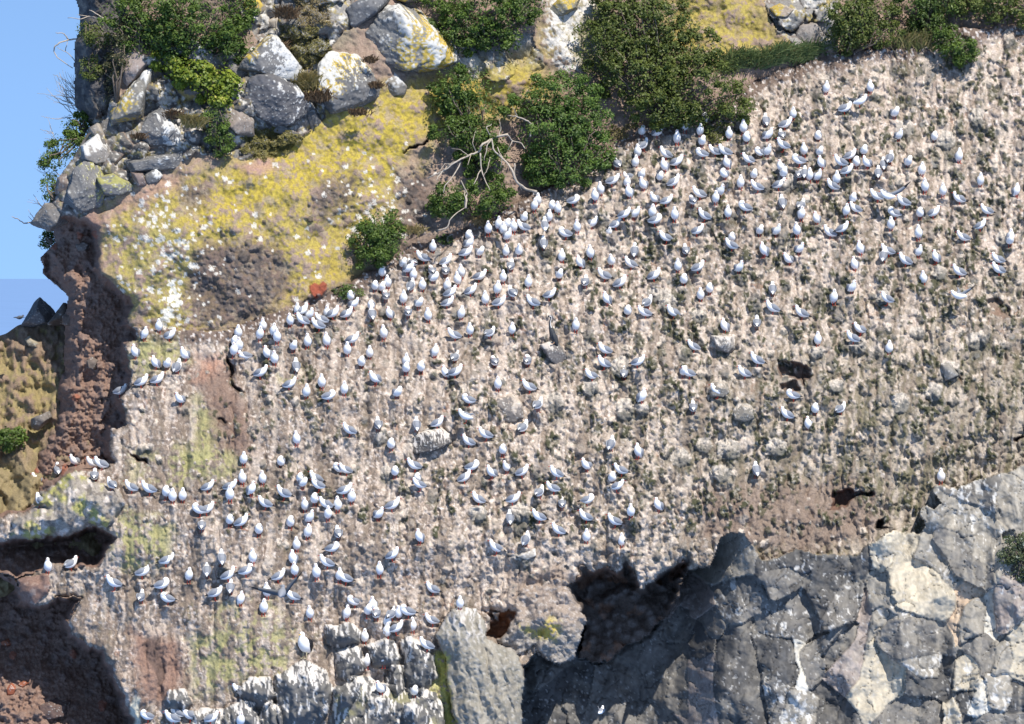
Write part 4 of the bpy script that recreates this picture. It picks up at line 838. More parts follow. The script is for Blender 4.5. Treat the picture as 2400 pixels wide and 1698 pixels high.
boulder('boulder', T(3, (785, 175), (895, 155), (965, 250), (945, 310), (800, 320), (760, 250)), .5, 'pale grey block left of the top right shrub', seed=37, base=(.30, .265, .235))
boulder('boulder', T(3, (590, 60), (660, 30), (760, 70), (700, 130), (630, 120)), .5, 'tan outcrop block over the crack at top right', seed=38, base=(.36, .29, .22), yellow=(-.5, 0, .5, .35))
boulder('boulder', T(5, (1340, 700), (1400, 675), (1450, 685), (1525, 775), (1450, 835), (1380, 775)), .42, 'dark wedge boulder the cormorant stands on', seed=41, base=(.16, .145, .135), white=(-.3, -.1, 1, .55), pale_col=(.58, .51, .43), sink=.3)
boulder('boulder', T(5, (460, 1370), (480, 1320), (560, 1270), (660, 1265), (725, 1300), (735, 1350), (660, 1405), (500, 1425)), .55, 'long flat boulder streaked white with two gulls on top', seed=42, res=5, base=(.11, .10, .092), runs=True, sink=.4, rough=1.6)
boulder('boulder', T(6, (205, 640), (330, 640), (345, 720), (310, 760), (230, 720)), .5, 'square-topped grey boulder below an upright gull, right centre', seed=43, base=(.19, .175, .16), runs=True, sink=.55)
boulder('boulder', T(6, (180, 1000), (230, 945), (300, 955), (320, 1020), (270, 1060), (190, 1050)), .5, 'rounded pale boulder behind a left-facing gull', seed=44, base=(.26, .23, .19), white=(0, 0, 1, .2), pale_col=(.48, .41, .33), sink=.62, rough=1.8)
boulder('boulder', T(6, (340, 1150), (400, 1095), (470, 1120), (480, 1190), (420, 1220), (350, 1200)), .5, 'rounded grey boulder below the dark hole', seed=45, base=(.23, .205, .17), white=(0, 0, 1, .3), pale_col=(.48, .41, .33), sink=.62, rough=1.8)
boulder('boulder', T(6, (1740, 830), (1790, 820), (1855, 900), (1760, 940)), .4, 'pale wedge stone over a reddish scar at right', seed=46, res=3, base=(.27, .25, .22), white=(0, 0, 1, .3), pale_col=(.55, .5, .45))
boulder('boulder', T(8, (1170, 490), (1220, 470), (1300, 445), (1310, 490), (1250, 520)), .3, 'small pale flat stone under an upright gull above the overhang', seed=47, res=3, base=(.36, .33, .29), white=(0, 0, 1, .0), pale_col=(.6, .55, .5))
boulder('boulder', T(5, (1010, 1130), (1050, 1050), (1150, 1040), (1210, 1090), (1225, 1190), (1150, 1230), (1060, 1200)), .55, 'knobbly boulder crusted with pale droppings, mid slope', seed=48, base=(.2, .175, .155), white=(0, -.2, .7, .25), pale_col=(.50, .42, .34), sink=.62, rough=2.6)
R1 = lambda *p: [(x / 2.319, 480 + y / 2.319) for x, y in p]
HYr = 12.5
boulder('boulder', R1((118, 655), (150, 600), (205, 543), (262, 592), (272, 640), (180, 665)), 1.0, 'pointed grey boulder on the far hillside skyline', seed=51, base=(.15, .145, .145), Y0=6.6, sink=.5, sharp=24)
boulder('boulder', R1((140, 740), (165, 722), (215, 755), (205, 778), (155, 770)), .4, 'flat tan stone on the far hillside', seed=52, res=3, base=(.33, .28, .2), Y0=6.2, sink=.5)
boulder('boulder', R1((180, 1160), (255, 1130), (270, 1160), (215, 1215), (180, 1200)), .5, 'grey slab at the foot of the red-brown pillar', seed=53, res=3, base=(.2, .175, .155), Y0=4.6, sink=.5)
boulder('boulder', R1((270, 640), (300, 600), (350, 545), (375, 560), (370, 640)), .6, 'brown rock against the pillar on the skyline', seed=54, res=3, base=(.11, .09, .075), Y0=5.8, sink=.5)
boulder('boulder', R1((340, 610), (380, 590), (412, 630), (390, 665), (345, 650)), .5, 'round brown stone on the pillar edge', seed=55, res=3, base=(.17, .125, .10), sink=.5)
boulder('boulder', R1((470, 850), (500, 825), (540, 850), (520, 900), (480, 890)), .4, 'round stone set in the middle of the pillar', seed=56, res=3, base=(.17, .135, .11), sink=.5)
boulder('boulder', R1((415, 220), (450, 200), (490, 215), (470, 255), (425, 255)), .4, 'grey stone set high in the pillar', seed=57, res=3, base=(.18, .15, .13), sink=.5)
boulder('boulder', O6((250, 1510), (320, 1480), (420, 1500), (410, 1570), (300, 1600), (250, 1570)), .6, 'dark round stone on the lower left cave floor', seed=58, base=(.14, .095, .08), sink=.45)
boulder('boulder', O6((40, 1400), (70, 1375), (105, 1390), (90, 1435), (45, 1440)), .3, 'bright red-orange stone at lower left', seed=59, res=3, base=(.33, .11, .06), sink=.45)
boulder('boulder', O6((5, 1100), (40, 1085), (85, 1110), (60, 1130), (10, 1125)), .3, 'orange stone by the left edge in the cave', seed=60, res=3, base=(.30, .12, .07), sink=.45)
boulder('boulder', O6((110, 1370), (150, 1345), (190, 1360), (150, 1395)), .3, 'second red-orange stone right of the brightest one', seed=61, res=3, base=(.36, .13, .07), sink=.45)

# ------------------------------------------------------------------ shrubs
LV = [0, 0]
def leaves(lobes, n, size, cols, seed, gap=.0, aspect=.5, core=.45, upb=.45, clump=2.0, ragged=.34):
    rng = np.random.default_rng(seed); VV = []; CC = []
    wts = np.array([l[2] * l[3] for l in lobes], float); wts /= wts.sum()
    for (u, v, ru, rv, dy, rd), w in zip(lobes, wts):
        k = int(n * w * 1.75); c0 = at(u, v) + np.array((0, dy, 0)); sc = np.array((ru * PX, rd, rv * PX)) * 1.07
        d = rng.normal(size=(k * 2, 3)); d /= np.linalg.norm(d, axis=1)[:, None]
        d = d[d[:, 1] < .45][:k]; k = len(d)
        nz = fbm(d[:, 0] * clump * 1.3 + seed * 1.7, d[:, 2] * clump * 1.3 + d[:, 1] * clump, 3, 111)
        nz2 = fbm(d[:, 0] * clump * 3.5 + seed * 2.7, d[:, 2] * clump * 3.5 + d[:, 1] * 3, 2, 112)
        r = (core + (1 - core) * rng.random(k) ** .55) * (1 + ragged * nz + .07 * nz2 + .03 * rng.normal(size=k))
        ok = nz2 + .5 * rng.random(k) > gap - .45
        d, r, nz, nz2 = d[ok], r[ok], nz[ok], nz2[ok]; k = len(d)
        p = c0 + d * r[:, None] * sc + rng.normal(size=(k, 3)) * size * .4
        # most leaves sit in tufts at the ends of the twigs
        ns = max(6, int(ru * rv * PX * PX * 44)); q = rng.normal(size=(ns, 3)); q /= np.linalg.norm(q, axis=1)[:, None]; q[:, 1] = -np.abs(q[:, 1]) * .9 + .15
        qn = fbm(q[:, 0] * clump * 1.3 + seed * 1.7, q[:, 2] * clump * 1.3 + q[:, 1] * clump, 3, 111)
        qc = c0 + q * sc * (rng.uniform(.70, 1.08, ns) * (1 + ragged * qn))[:, None]; which = rng.integers(0, ns, k); intuft = rng.random(k) < .72
        e = rng.normal(size=(k, 3)); e /= np.linalg.norm(e, axis=1)[:, None]; tr = rng.uniform(.09, .17, ns)[which] * (.35 + .65 * rng.random(k) ** .5)
        p = np.where(intuft[:, None], qc[which] + e * tr[:, None] * np.array((1.1, 1, .85)), p); d = np.where(intuft[:, None], e, d)
        nz2 = np.where(intuft, rng.normal(size=ns)[which] * .45 + .15, nz2 - .5)  # fill leaves coloured darker: the crown's inner shade is put into their tone
        nn = d * np.array((.7, .9, .7)) + np.array((.1, -.25, upb)) + rng.normal(size=(k, 3)) * .55
        nn /= np.linalg.norm(nn, axis=1)[:, None]
        a = np.cross(nn, rng.normal(size=(k, 3))); a /= np.linalg.norm(a, axis=1)[:, None]; b = np.cross(nn, a)
        L = (size * 1.12 * rng.uniform(.6, 1.25, k))[:, None]; wd = L * aspect
        VV.append(np.stack([p - a * L * .5, p + b * wd * .5 - nn * L * .08, p + a * L * .5, p - b * wd * .5 - nn * L * .08], 1).reshape(-1, 3))
        t = np.clip(.45 + .5 * nz2 + .28 * rng.normal(size=k), 0, 1)[:, None]
        cc = np.array(cols[0]) * (1 - t) + np.array(cols[1]) * t
        br = rng.random(k) < (cols[3] if len(cols) > 3 else .02); cc[br] = cols[2]
        CC.append(np.repeat(cc, 4, 0))
    v = np.concatenate(VV); q = np.arange(len(v)).reshape(-1, 4)
    f = np.concatenate([q[:, [0, 1, 2]], q[:, [0, 2, 3]]])
    return v, f, np.concatenate(CC)
def shrub(name, lobes, n, size, cols, label, seed, root=None, group=None, stems=5, **kw):
    u0, v0 = root if root else (lobes[0][0], lobes[0][1] + lobes[0][3])
    base = at(u0, v0, .05); o = empty(name, base); tag(o, label, 'shrub', group)
    v, f, c = leaves(lobes, n, size, cols, seed, **kw)
    mesh_obj('crown', v - base, f, 'leaf', o, colors=c)
    g = Geo(); rng = random.Random(seed)
    for (u, vv_, ru, rv, dy, rd) in lobes:
        for k in range(stems):
            e = at(u, vv_) + np.array((rng.uniform(-.6, .6) * ru * PX, dy + rng.uniform(-.8, .1) * rd, rng.uniform(-.4, .75) * rv * PX)) - base
            m = e * .5 + np.array((rng.uniform(-.15, .15), rng.uniform(-.15, .05), rng.uniform(-.1, .15)))
            m2 = e * .8 + np.array((rng.uniform(-.1, .1), rng.uniform(-.1, .05), rng.uniform(-.05, .1)))
            g.tube([(0, 0, 0), m, m2, e], .028, .008, 5)
    g.build('stem', 'bark', o)
    return o
DG = ((.042, .075, .014), (.135, .205, .036), (.16, .20, .07), .03)
OG = ((.055, .078, .016), (.16, .195, .045), (.17, .17, .07), .05)
BG = ((.10, .15, .018), (.24, .29, .035), (.42, .40, .08), .06)
TW = ((.055, .062, .026), (.10, .105, .045), (.26, .23, .13), .18)
GS = 'shrubs on the upper cliff'
shrub('coastal_shrub', [(350, 40, 110, 60, -.35, .7), (470, 55, 110, 80, -.45, .8), (420, 110, 90, 45, -.3, .5), (540, 105, 55, 45, -.3, .5), (330, 95, 60, 40, -.2, .4), (560, 20, 40, 60, -.2, .4)], 11000, .075, DG, 'wide dark green shrub sprawling along the top left edge', 201, (440, 150), GS, gap=.12, core=.3)
shrub('twiggy_shrub', [(300, 85, 55, 50, -.25, .3), (345, 60, 60, 50, -.3, .35)], 1500, .06, TW, 'thin brownish half-bare shrub beside the grey rock face, top left', 202, (330, 140), GS, gap=.25)
shrub('succulent_shrub', [(400, 145, 46, 24, -.25, .3), (455, 172, 58, 36, -.35, .4), (505, 200, 50, 36, -.35, .4), (540, 205, 30, 30, -.25, .3), (520, 232, 26, 20, -.2, .25)], 3400, .085, BG, 'bright yellow-green fleshy shrub draped between the left boulders', 203, (500, 240), GS, aspect=.75, gap=.0, clump=4)
shrub('coastal_shrub', [(508, 290, 32, 45, -.25, .3), (520, 335, 30, 38, -.25, .3)], 1900, .06, DG, 'narrow dark green shrub below the yellow-green one', 204, (515, 370), GS)
shrub('coastal_shrub', [(205, 75, 26, 24, -.15, .25), (235, 95, 30, 22, -.2, .25), (215, 165, 30, 28, -.15, .25)], 1300, .06, OG, 'scrappy green shrub clinging to the grey rock face, left', 205, (220, 120), GS, gap=.2)
shrub('coastal_shrub', [(268, 190, 30, 70, -.15, .25), (285, 130, 26, 40, -.15, .25)], 1500, .055, TW, 'dull olive shrub in the cleft right of the grey face', 206, (275, 250), GS, gap=.2)
SK = [(188, 300, 42, 40, .2, .4), (160, 345, 40, 32, .25, .4), (125, 378, 28, 22, .25, .35), (205, 275, 25, 25, .2, .3)]
shrub('coastal_shrub', SK, 2900, .065, DG, 'dark green shrub overhanging the left skyline', 207, (195, 320), GS, gap=.1)
shrub('coastal_shrub', [(112, 440, 22, 30, .3, .3), (128, 470, 16, 18, .3, .25)], 600, .06, DG, 'ragged little shrub on the skyline above the jutting block', 208, (130, 470), GS, gap=.3)
shrub('coastal_shrub', [(108, 563, 18, 18, .3, .25)], 450, .06, DG, 'tiny dark shrub under the jutting skyline block', 209, (120, 570), GS, gap=.2)
shrub('coastal_shrub', [(1140, 30, 110, 70, -.5, .8), (1090, 75, 60, 50, -.45, .6), (1160, 90, 70, 36, -.4, .5), (1225, 10, 50, 50, -.4, .5), (1030, 0, 60, 30, -.3, .5)], 9500, .07, DG, 'dark green shrub at the top centre beside the blotched boulder', 210, (1140, 115), GS, gap=.08, core=.3)
shrub('coastal_shrub', [(1500, 60, 130, 90, -.7, 1.1), (1420, 110, 75, 70, -.6, .9), (1590, 120, 90, 80, -.6, .9), (1500, 170, 110, 80, -.6, .9), (1640, 215, 110, 85, -.7, .9), (1540, 250, 80, 55, -.6, .7), (1720, 250, 50, 40, -.5, .5), (1480, 0, 90, 60, -.5, .8), (1600, 280, 60, 24, -.5, .5)], 22000, .075, OG, 'biggest shrub, rounded and dark olive green, above the gull slope', 211, (1560, 295), GS, gap=.05, core=.35)
shrub('coastal_shrub', [(1085, 205, 65, 48, -.5, .7), (1060, 235, 50, 40, -.5, .6), (1110, 265, 70, 48, -.6, .7), (1080, 310, 65, 34, -.6, .6), (1120, 330, 60, 50, -.5, .6), (1140, 375, 50, 50, -.45, .5)], 9000, .07, DG, 'dark shrub behind the bleached dead branches', 212, (1130, 400), GS, gap=.1)
shrub('coastal_shrub', [(1320, 230, 90, 62, -.6, .8), (1260, 240, 60, 40, -.5, .6), (1370, 290, 65, 70, -.6, .7), (1300, 310, 85, 70, -.7, .8), (1320, 385, 80, 55, -.7, .7), (1400, 360, 45, 50, -.5, .5), (1270, 380, 50, 50, -.5, .5)], 13000, .07, ((.045, .085, .016), (.135, .215, .042), (.17, .22, .07), .04), 'fresh green rounded shrub right of the dead branches', 213, (1320, 435), GS, gap=.04, core=.35)
shrub('coastal_shrub', [(1060, 465, 52, 36, -.4, .5), (1130, 475, 62, 34, -.4, .5), (1175, 455, 34, 28, -.3, .4), (1040, 490, 30, 25, -.3, .4)], 4600, .065, DG, 'low dark shrub under the dead branches at the slope edge', 214, (1110, 515), GS, gap=.12)
shrub('coastal_shrub', [(885, 540, 55, 42, -.4, .6), (860, 570, 48, 40, -.4, .55), (905, 570, 48, 44, -.4, .5), (880, 600, 42, 26, -.35, .4), (925, 530, 26, 28, -.3, .3)], 4800, .065, DG, 'small round dark shrub alone on the yellow wall', 215, (880, 625), GS, gap=.04)
shrub('coastal_shrub', [(1990, 50, 65, 70, -.5, .7), (1970, 95, 40, 34, -.4, .4), (2040, 20, 60, 60, -.4, .6), (2060, 80, 50, 30, -.3, .4)], 6800, .07, OG, 'olive shrub hanging over the top of the gull slope', 216, (1995, 125), GS, gap=.1)
shrub('coastal_shrub', [(2150, 20, 60, 50, -.4, .6), (2200, 5, 60, 40, -.4, .5), (2180, 55, 50, 30, -.35, .4)], 4400, .07, ((.04, .07, .015), (.10, .15, .03), (.2, .24, .08), .04), 'brighter green shrub at the top right', 217, (2170, 80), GS, gap=.08)
shrub('coastal_shrub', [(2210, 85, 40, 32, -.3, .4), (2240, 115, 46, 32, -.3, .4), (2262, 132, 26, 22, -.25, .3)], 2600, .065, DG, 'dark shrub tumbling onto the slope at top right', 218, (2245, 150), GS)
shrub('coastal_shrub', [(2310, 10, 90, 50, -.4, .5), (2390, 20, 60, 40, -.4, .5), (2270, -10, 60, 40, -.3, .5)], 4500, .07, OG, 'shrub in the top right corner', 219, (2330, 60), GS, gap=.1)
shrub('coastal_shrub', [(2385, 1285, 36, 34, -.3, .35), (2400, 1325, 40, 40, -.3, .35), (2375, 1300, 30, 25, -.25, .3)], 2000, .06, ((.05, .065, .03), (.10, .125, .055), (.3, .33, .25), .08), 'grey-green shrub on the dark rock at the right edge', 220, (2400, 1365))
o = shrub('coastal_shrub', [(815, 683, 26, 16, -.15, .2)], 500, .05, ((.05, .09, .02), (.12, .18, .04), (.3, .3, .1), .05), 'small green herb patch right of the red heart-shaped patch', 221, (815, 698))
# hill shrub on the far slope
def hat(u, v):
    j = int(np.argmin(np.abs(HV[:, int(np.clip((u + 260) / 3, 0, HU.shape[1] - 1))] - v))); i = int(np.clip((u + 260) / 3, 0, HU.shape[1] - 1))
    return np.array(W(u, v, float(HY[j, i])))
_at = at
def at(u, v, dy=0.0): return hat(u, v) + np.array((0, dy, 0))
shrub('coastal_shrub', [(28, 1030, 36, 26, -.3, .4)], 900, .075, DG, 'lone dark bush on the far hillside by the left edge', 222, (25, 1055))
at = _at

# low mats of yellowish plants on the ledges
mats_v = []; mats_c = []
for pts, n, cols in (([(565, 320), (640, 295), (710, 320), (690, 350), (620, 375), (570, 360)], 3800, ((.13, .12, .035), (.25, .215, .075))), ([(650, 60), (740, 60), (790, 130), (700, 170), (660, 130)], 3600, ((.12, .115, .035), (.23, .20, .07))), ([(690, -20), (760, -20), (780, 60), (690, 60)], 2000, ((.16, .13, .06), (.27, .21, .10))),
                     ([(1670, 295), (1720, 290), (1700, 330), (1640, 335)], 900, ((.11, .12, .03), (.2, .2, .06))), ([(420, 560), (300, 120), (330, 120)], 0, ((.1, .1, .1), (.1, .1, .1))), ([(1020, 555), (1060, 550), (1065, 570), (1030, 575)], 300, ((.05, .09, .02), (.1, .16, .04))), ([(1430, 300), (1490, 290), (1470, 330), (1430, 330)], 500, ((.15, .13, .05), (.22, .19, .08)))):
    if not n: continue
    P = np.array(pts); rng = np.random.default_rng(n); k = 0
    x = rng.uniform(P[:, 0].min() - 10, P[:, 0].max() + 10, n * 3); y = rng.uniform(P[:, 1].min() - 10, P[:, 1].max() + 10, n * 3)
    ins = np.zeros(len(x), bool); xw = x + 12 * noise(x / 20, y / 20, 5); yw = y + 10 * noise(x / 18, y / 18, 6)
    for (ax, ay), (bx, by) in zip(P, np.roll(P, -1, 0)):
        ins ^= ((ay > yw) != (by > yw)) & (xw < (bx - ax) * (yw - ay) / (by - ay + 1e-9) + ax)
    x, y = x[ins][:n], y[ins][:n]
    p = np.array([at(a, b) for a, b in zip(x, y)]); h = .10 * (.5 + fbm(x / 14, y / 14, 2, 7))
    p[:, 1] -= np.clip(h, .01, .3) + rng.random(len(x)) * .03
    nn = np.array((0, -.7, .7)) + rng.normal(size=p.shape) * .5; nn /= np.linalg.norm(nn, axis=1)[:, None]
    a = np.cross(nn, rng.normal(size=p.shape)); a /= np.linalg.norm(a, axis=1)[:, None]; b = np.cross(nn, a); L = rng.uniform(.025, .05, len(x))[:, None]
    mats_v.append(np.stack([p - a * L * .6, p + b * L * .35, p + a * L * .6, p - b * L * .35], 1).reshape(-1, 3))
    t = rng.random(len(x))[:, None]; mats_c.append(np.repeat(np.array(cols[0]) * (1 - t) + np.array(cols[1]) * t, 4, 0))
v = np.concatenate(mats_v); f = np.arange(len(v)).reshape(-1, 4)
o = mesh_obj('ground_cover', v, f, 'leaf', colors=np.concatenate(mats_c)); tag(o, 'low mats of dull yellow-green plants on the cliff ledges', 'ground cover', kind='stuff')

# grass
def blades(roots, n, L, spread, cols, seed, lean=(0, -.2, 1), w=.012):
    rng = np.random.default_rng(seed); V_ = []; C_ = []; F_ = []
    for k in range(n):
        r = roots[rng.integers(len(roots))] + rng.normal(size=3) * np.array((spread, spread * .5, spread * .35))
        d = np.array(lean) + rng.normal(size=3) * np.array((.45, .35, .2)); d /= np.linalg.norm(d); l = L * rng.uniform(.55, 1.2)
        side = np.cross(d, (0.2, 1, 0)); side /= np.linalg.norm(side) + 1e-9
        b = len(V_)
        t = rng.random(); c = np.array(cols[0]) * (1 - t) + np.array(cols[1]) * t
        for q, (s_, ww) in enumerate(((0, 1), (.45, .9), (.8, .6), (1, .12))):
            p = r + d * l * s_ + np.array((0, 0, -1)) * l * .35 * s_ ** 3 + np.array((d[0], d[1], 0)) * l * .25 * s_ ** 2
            V_ += [p - side * w * ww, p + side * w * ww]; C_ += [c, c]
        for q in range(3): F_.append((b + 2 * q, b + 2 * q + 1, b + 2 * q + 3, b + 2 * q + 2))
    return np.array(V_), np.array(F_), np.array(C_)
def tussock(uv, n, L, sp, cols, label, seed, name='grass_tussock', cat='tussock'):
    b = at(*uv, -.55 if seed < 312 else -.05); v, f, c = blades([np.zeros(3)], n, L, sp, cols, seed)
    o = mesh_obj(name, v, f, 'dry_blade', colors=c); o.location = b
    tag(o, label, cat, 'grass tussocks among the boulders'); return o
ST = ((.36, .28, .13), (.22, .20, .07)); BRN = ((.10, .062, .038), (.19, .13, .075))
tussock((722, 205), 520, .52, .14, ST, 'large straw-coloured tussock between lichened boulders', 301)
tussock((752, 232), 240, .28, .13, BRN, 'dead brown clump at the foot of the large straw tussock', 302)
tussock((718, 235), 160, .25, .1, BRN, 'darker brown tuft left under the large straw tussock', 303)
tussock((448, 295), 300, .42, .10, ST, 'upright straw-green tussock left of the narrow shrub', 304)
tussock((405, 275), 180, .26, .09, BRN, 'brown withered clump above the white-sided boulder', 305)
tussock((672, 40), 200, .4, .12, BRN, 'brown withered clump near the top edge', 306)
tussock((655, 115), 120, .25, .08, BRN, 'small brown clump beside the pale tan block', 307)
tussock((868, 145), 130, .18, .07, BRN, 'dark brown clump in the crack left of the blotched boulder', 308)
tussock((884, 205), 130, .2, .07, BRN, 'dark brown clump low in the crack by crusted boulder', 309)
tussock((842, 268), 150, .2, .09, BRN, 'dark brown clump under the lichen-crusted boulder', 310)
tussock((325, 325), 110, .2, .07, BRN, 'brown tuft in the left boulder heap', 311)
tussock((1120, 525), 170, .3, .16, ((.36, .27, .14), (.28, .2, .1)), 'dry straw tuft below the low dark shrub', 312)
tussock((975, 545), 150, .26, .12, ((.36, .29, .15), (.3, .24, .1)), 'dry straw tuft right of the small round shrub', 313)
tussock((2140, 105), 420, .4, .28, ((.30, .24, .12), (.14, .17, .05)), 'dry grass clump at the head of the slope, top right', 314)
tussock((1545, 285), 90, .45, .05, ((.38, .33, .17), (.3, .26, .12)), 'few straw stalks under the biggest shrub', 315)
roots = [at(u, 158 - (u - 1690) * .12 + 8 * math.sin(u / 14), -.05) + np.array((0, 0, random.uniform(-.05, .12))) for u in range(1690, 1915, 4)]
v, f, c = blades(roots, 1500, .50, .14, ((.10, .16, .06), (.24, .29, .12)), 320, lean=(.3, -.35, .8))
v2, f2, c2 = blades(roots, 500, .34, .12, ((.3, .24, .12), (.24, .2, .09)), 321)
o = mesh_obj('grass', np.concatenate([v, v2]), np.concatenate([f, f2 + len(v)]), 'dry_blade', colors=np.concatenate([c, c2])); tag(o, 'band of long green grass below the yellow rock', 'grass', kind='stuff')

# ------------------------------------------------------------------ dead branches
def branch_thing(name, lines, base_uv, label, dy=-1.0, r=.03, m='dead_wood', seed=1, uv=lambda p: p, Yfix=None):
    b = at(*base_uv) if Yfix is None else np.array(W(*base_uv, Yfix)); o = empty(name, b); tag(o, label, 'dead branch'); rng = random.Random(seed)
    for i, (pts, rr) in enumerate(lines):
        P = uv(pts); g = Geo(); y0 = ydepth(*base_uv) if Yfix is None else Yfix; Q = []
        for k, (u, v) in enumerate(P):
            Q.append(np.array(W(u, v, (y0 if Yfix is not None else min(ydepth(u, v), y0 + .3)) + dy + .12 * math.sin(k * 1.9 + i))) - b)
        Q = np.array(Q)
        if len(Q) > 2:
            t = np.linspace(0, len(Q) - 1, len(Q) * 3); Q = np.stack([np.interp(t, range(len(Q)), Q[:, a]) for a in range(3)], -1)
            Q[1:-1] += np.array([[rng.uniform(-.012, .012) for a in range(3)] for _ in Q[1:-1]])
        g.tube(Q, r * rr, r * rr * .45, 6); g.build('trunk' if i == 0 else 'branch', m, o)
    return o
T2 = lambda p: T(2, *p)
branch_thing('dead_branch', [([(1310, 1290), (1240, 1270), (1180, 1230), (1150, 1150), (1100, 1080), (1020, 1010), (1010, 935)], 1.5),
    ([(1120, 905), (1010, 930), (940, 980), (930, 1020), (870, 1040), (790, 1080), (700, 1140), (580, 1200)], 1.3), ([(1010, 935), (1060, 915), (1120, 908), (1150, 950), (1210, 960), (1235, 1000)], 1.0), ([(1010, 930), (975, 860), (1010, 835)], .7), ([(1010, 935), (980, 980), (960, 1080)], .7), ([(935, 1030), (940, 1130), (960, 1200), (1000, 1280)], .8),
    ([(790, 1080), (720, 1110), (650, 1190), (640, 1210)], .7), ([(800, 1090), (790, 1130), (690, 1260), (690, 1300)], .8), ([(940, 1140), (920, 1180), (890, 1240)], .7), ([(870, 1045), (850, 1110)], .5), ([(1150, 950), (1120, 1010)], .5), ([(1165, 1100), (1165, 1180), (1210, 1280)], .8), ([(700, 1140), (660, 1160), (640, 1210)], .5), ([(745, 1110), (700, 1100), (660, 1150)], .45), ([(1000, 1060), (985, 1130), (960, 1180)], .45), ([(905, 1030), (880, 960), (905, 880)], .45), ([(1050, 990), (1080, 1060), (1070, 1130)], .5), ([(860, 1050), (800, 1010), (740, 1000)], .4), ([(1060, 920), (1075, 860), (1060, 800)], .45)], (1225, 450), 'bleached forked dead branch sprawling across the dark shrub', -1.15, .025, seed=3, uv=T2)
branch_thing('dead_branch', [([(1270, 920), (1285, 835), (1240, 810), (1180, 785), (1120, 780)], 1.0), ([(1180, 785), (1170, 750), (1150, 720)], .6)], (1243, 330), 'hooked pale dead twig between the two green shrubs', -1.25, .026, seed=4, uv=T2)
branch_thing('dead_branch', [([(835, 1400), (845, 1300), (805, 1215)], .9), ([(650, 1550), (710, 1530), (740, 1460), (835, 1395)], .8), ([(830, 1390), (835, 1340), (825, 1280)], .7)], (1090, 490), 'pale dead stick rising from the low dark shrub', -.95, .026, seed=5, uv=T2)
T1f = lambda p: T(1, *p)
branch_thing('dead_branch', [([(540, 262), (470, 268), (400, 288), (365, 320), (362, 350), (390, 395), (490, 460)], 1.0), ([(460, 268), (430, 228), (375, 222)], .8), ([(510, 425), (460, 360), (385, 320)], .6), ([(440, 345), (450, 300), (455, 275)], .5)], (188, 92), 'grey looping dead branch against the sky, upper left', .3, .022, seed=6, uv=T1f)
branch_thing('dead_branch', [([(725, 140), (660, 98), (600, 70)], 1.0), ([(690, 125), (600, 110), (540, 130), (455, 122)], .8), ([(600, 112), (520, 100)], .5)], (250, 50), 'thin dead branch across the grey face at top left', -.3, .022, seed=7, uv=T1f)
branch_thing('dead_branch', [([(250, 1500), (200, 1497), (160, 1502), (120, 1475), (80, 1458)], 1.0), ([(230, 1498), (190, 1455)], .5), ([(240, 1490), (205, 1440), (190, 1410)], .5), ([(290, 1400), (250, 1350), (225, 1310)], .6)], (87, 522), 'crooked dead stick poking out from the skyline block', .5, .02, seed=8, uv=T1f)
tw = []; rg = random.Random(9)
for k in range(46):
    x0, y0 = rg.uniform(480, 600), rg.uniform(640, 800); L = rg.uniform(120, 270); a = math.radians(rg.uniform(100, 165)); pts = [(x0, y0)]
    for q in range(5):
        a += rg.uniform(-.3, .3); x0 += L / 5 * math.cos(a); y0 -= L / 5 * math.sin(a); pts.append((x0, y0))
    tw.append((pts, rg.uniform(.5, 1)))
branch_thing('bare_shrub', tw, (195, 270), 'leafless grey twiggy bush leaning out over the sky, left', .35, .011, 'dead_wood', 9, T1f)
tw = []
for x0, y0 in ((380, 950), (340, 1100), (400, 1180), (330, 1180), (360, 900), (300, 1390), (330, 1540)):
    for k in range(3):
        a = math.radians(rg.uniform(95, 170)); x, y = x0, y0; pts = [(x, y)]; L = rg.uniform(60, 130)
        for q in range(4):
            a += rg.uniform(-.35, .35); x += L / 4 * math.cos(a); y -= L / 4 * math.sin(a); pts.append((x, y))
        tw.append((pts, rg.uniform(.5, .9)))
branch_thing('bare_twigs', tw, (120, 400), 'bare fine twigs sticking out along the left skyline', .35, .011, 'dead_wood', 10, T1f)
# ------------------------------------------------------------------ birds
def cr(P, sub):
    P = np.asarray(P, float); P = np.vstack([2 * P[0] - P[1], P, 2 * P[-1] - P[-2]]); out = []
    for i in range(1, len(P) - 2):
        for t in np.arange(sub) / sub:
            a, b, c, d = P[i - 1:i + 3]
            out.append(.5 * (2 * b + (c - a) * t + (2 * a - 5 * b + 4 * c - d) * t * t + (3 * b - a - 3 * c + d) * t ** 3))
    out.append(P[-2]); return np.array(out)
def loft(spine, rw, rh, n=12, sub=3):
    S_ = cr(np.column_stack([spine, rw, rh]), sub); P = S_[:, :3]; w = np.clip(S_[:, 3], .002, 1); h = np.clip(S_[:, 4], .002, 1)
    t = np.gradient(P, axis=0); t /= np.linalg.norm(t, axis=1)[:, None] + 1e-9
    V_ = []; F_ = []
    for i in range(len(P)):
        lat = np.array((0, 1, 0)) - t[i] * t[i][1]; lat /= np.linalg.norm(lat) + 1e-9; up = np.cross(t[i], lat)
        if i == 0: u0 = up
        for k in range(n):
            a = 2 * np.pi * k / n; V_.append(P[i] + lat * w[i] * np.cos(a) + up * h[i] * np.sin(a))
    m = len(P)
    for i in range(m - 1):
        for k in range(n): F_.append((i * n + k, i * n + (k + 1) % n, (i + 1) * n + (k + 1) % n, (i + 1) * n + k))
    F_.append(tuple(range(n - 1, -1, -1))); F_.append(tuple((m - 1) * n + k for k in range(n)))
    return V_, F_, m, n
def ball(c, r, n=6):
    v, f = ICO8
    return v * r + np.array(c), f
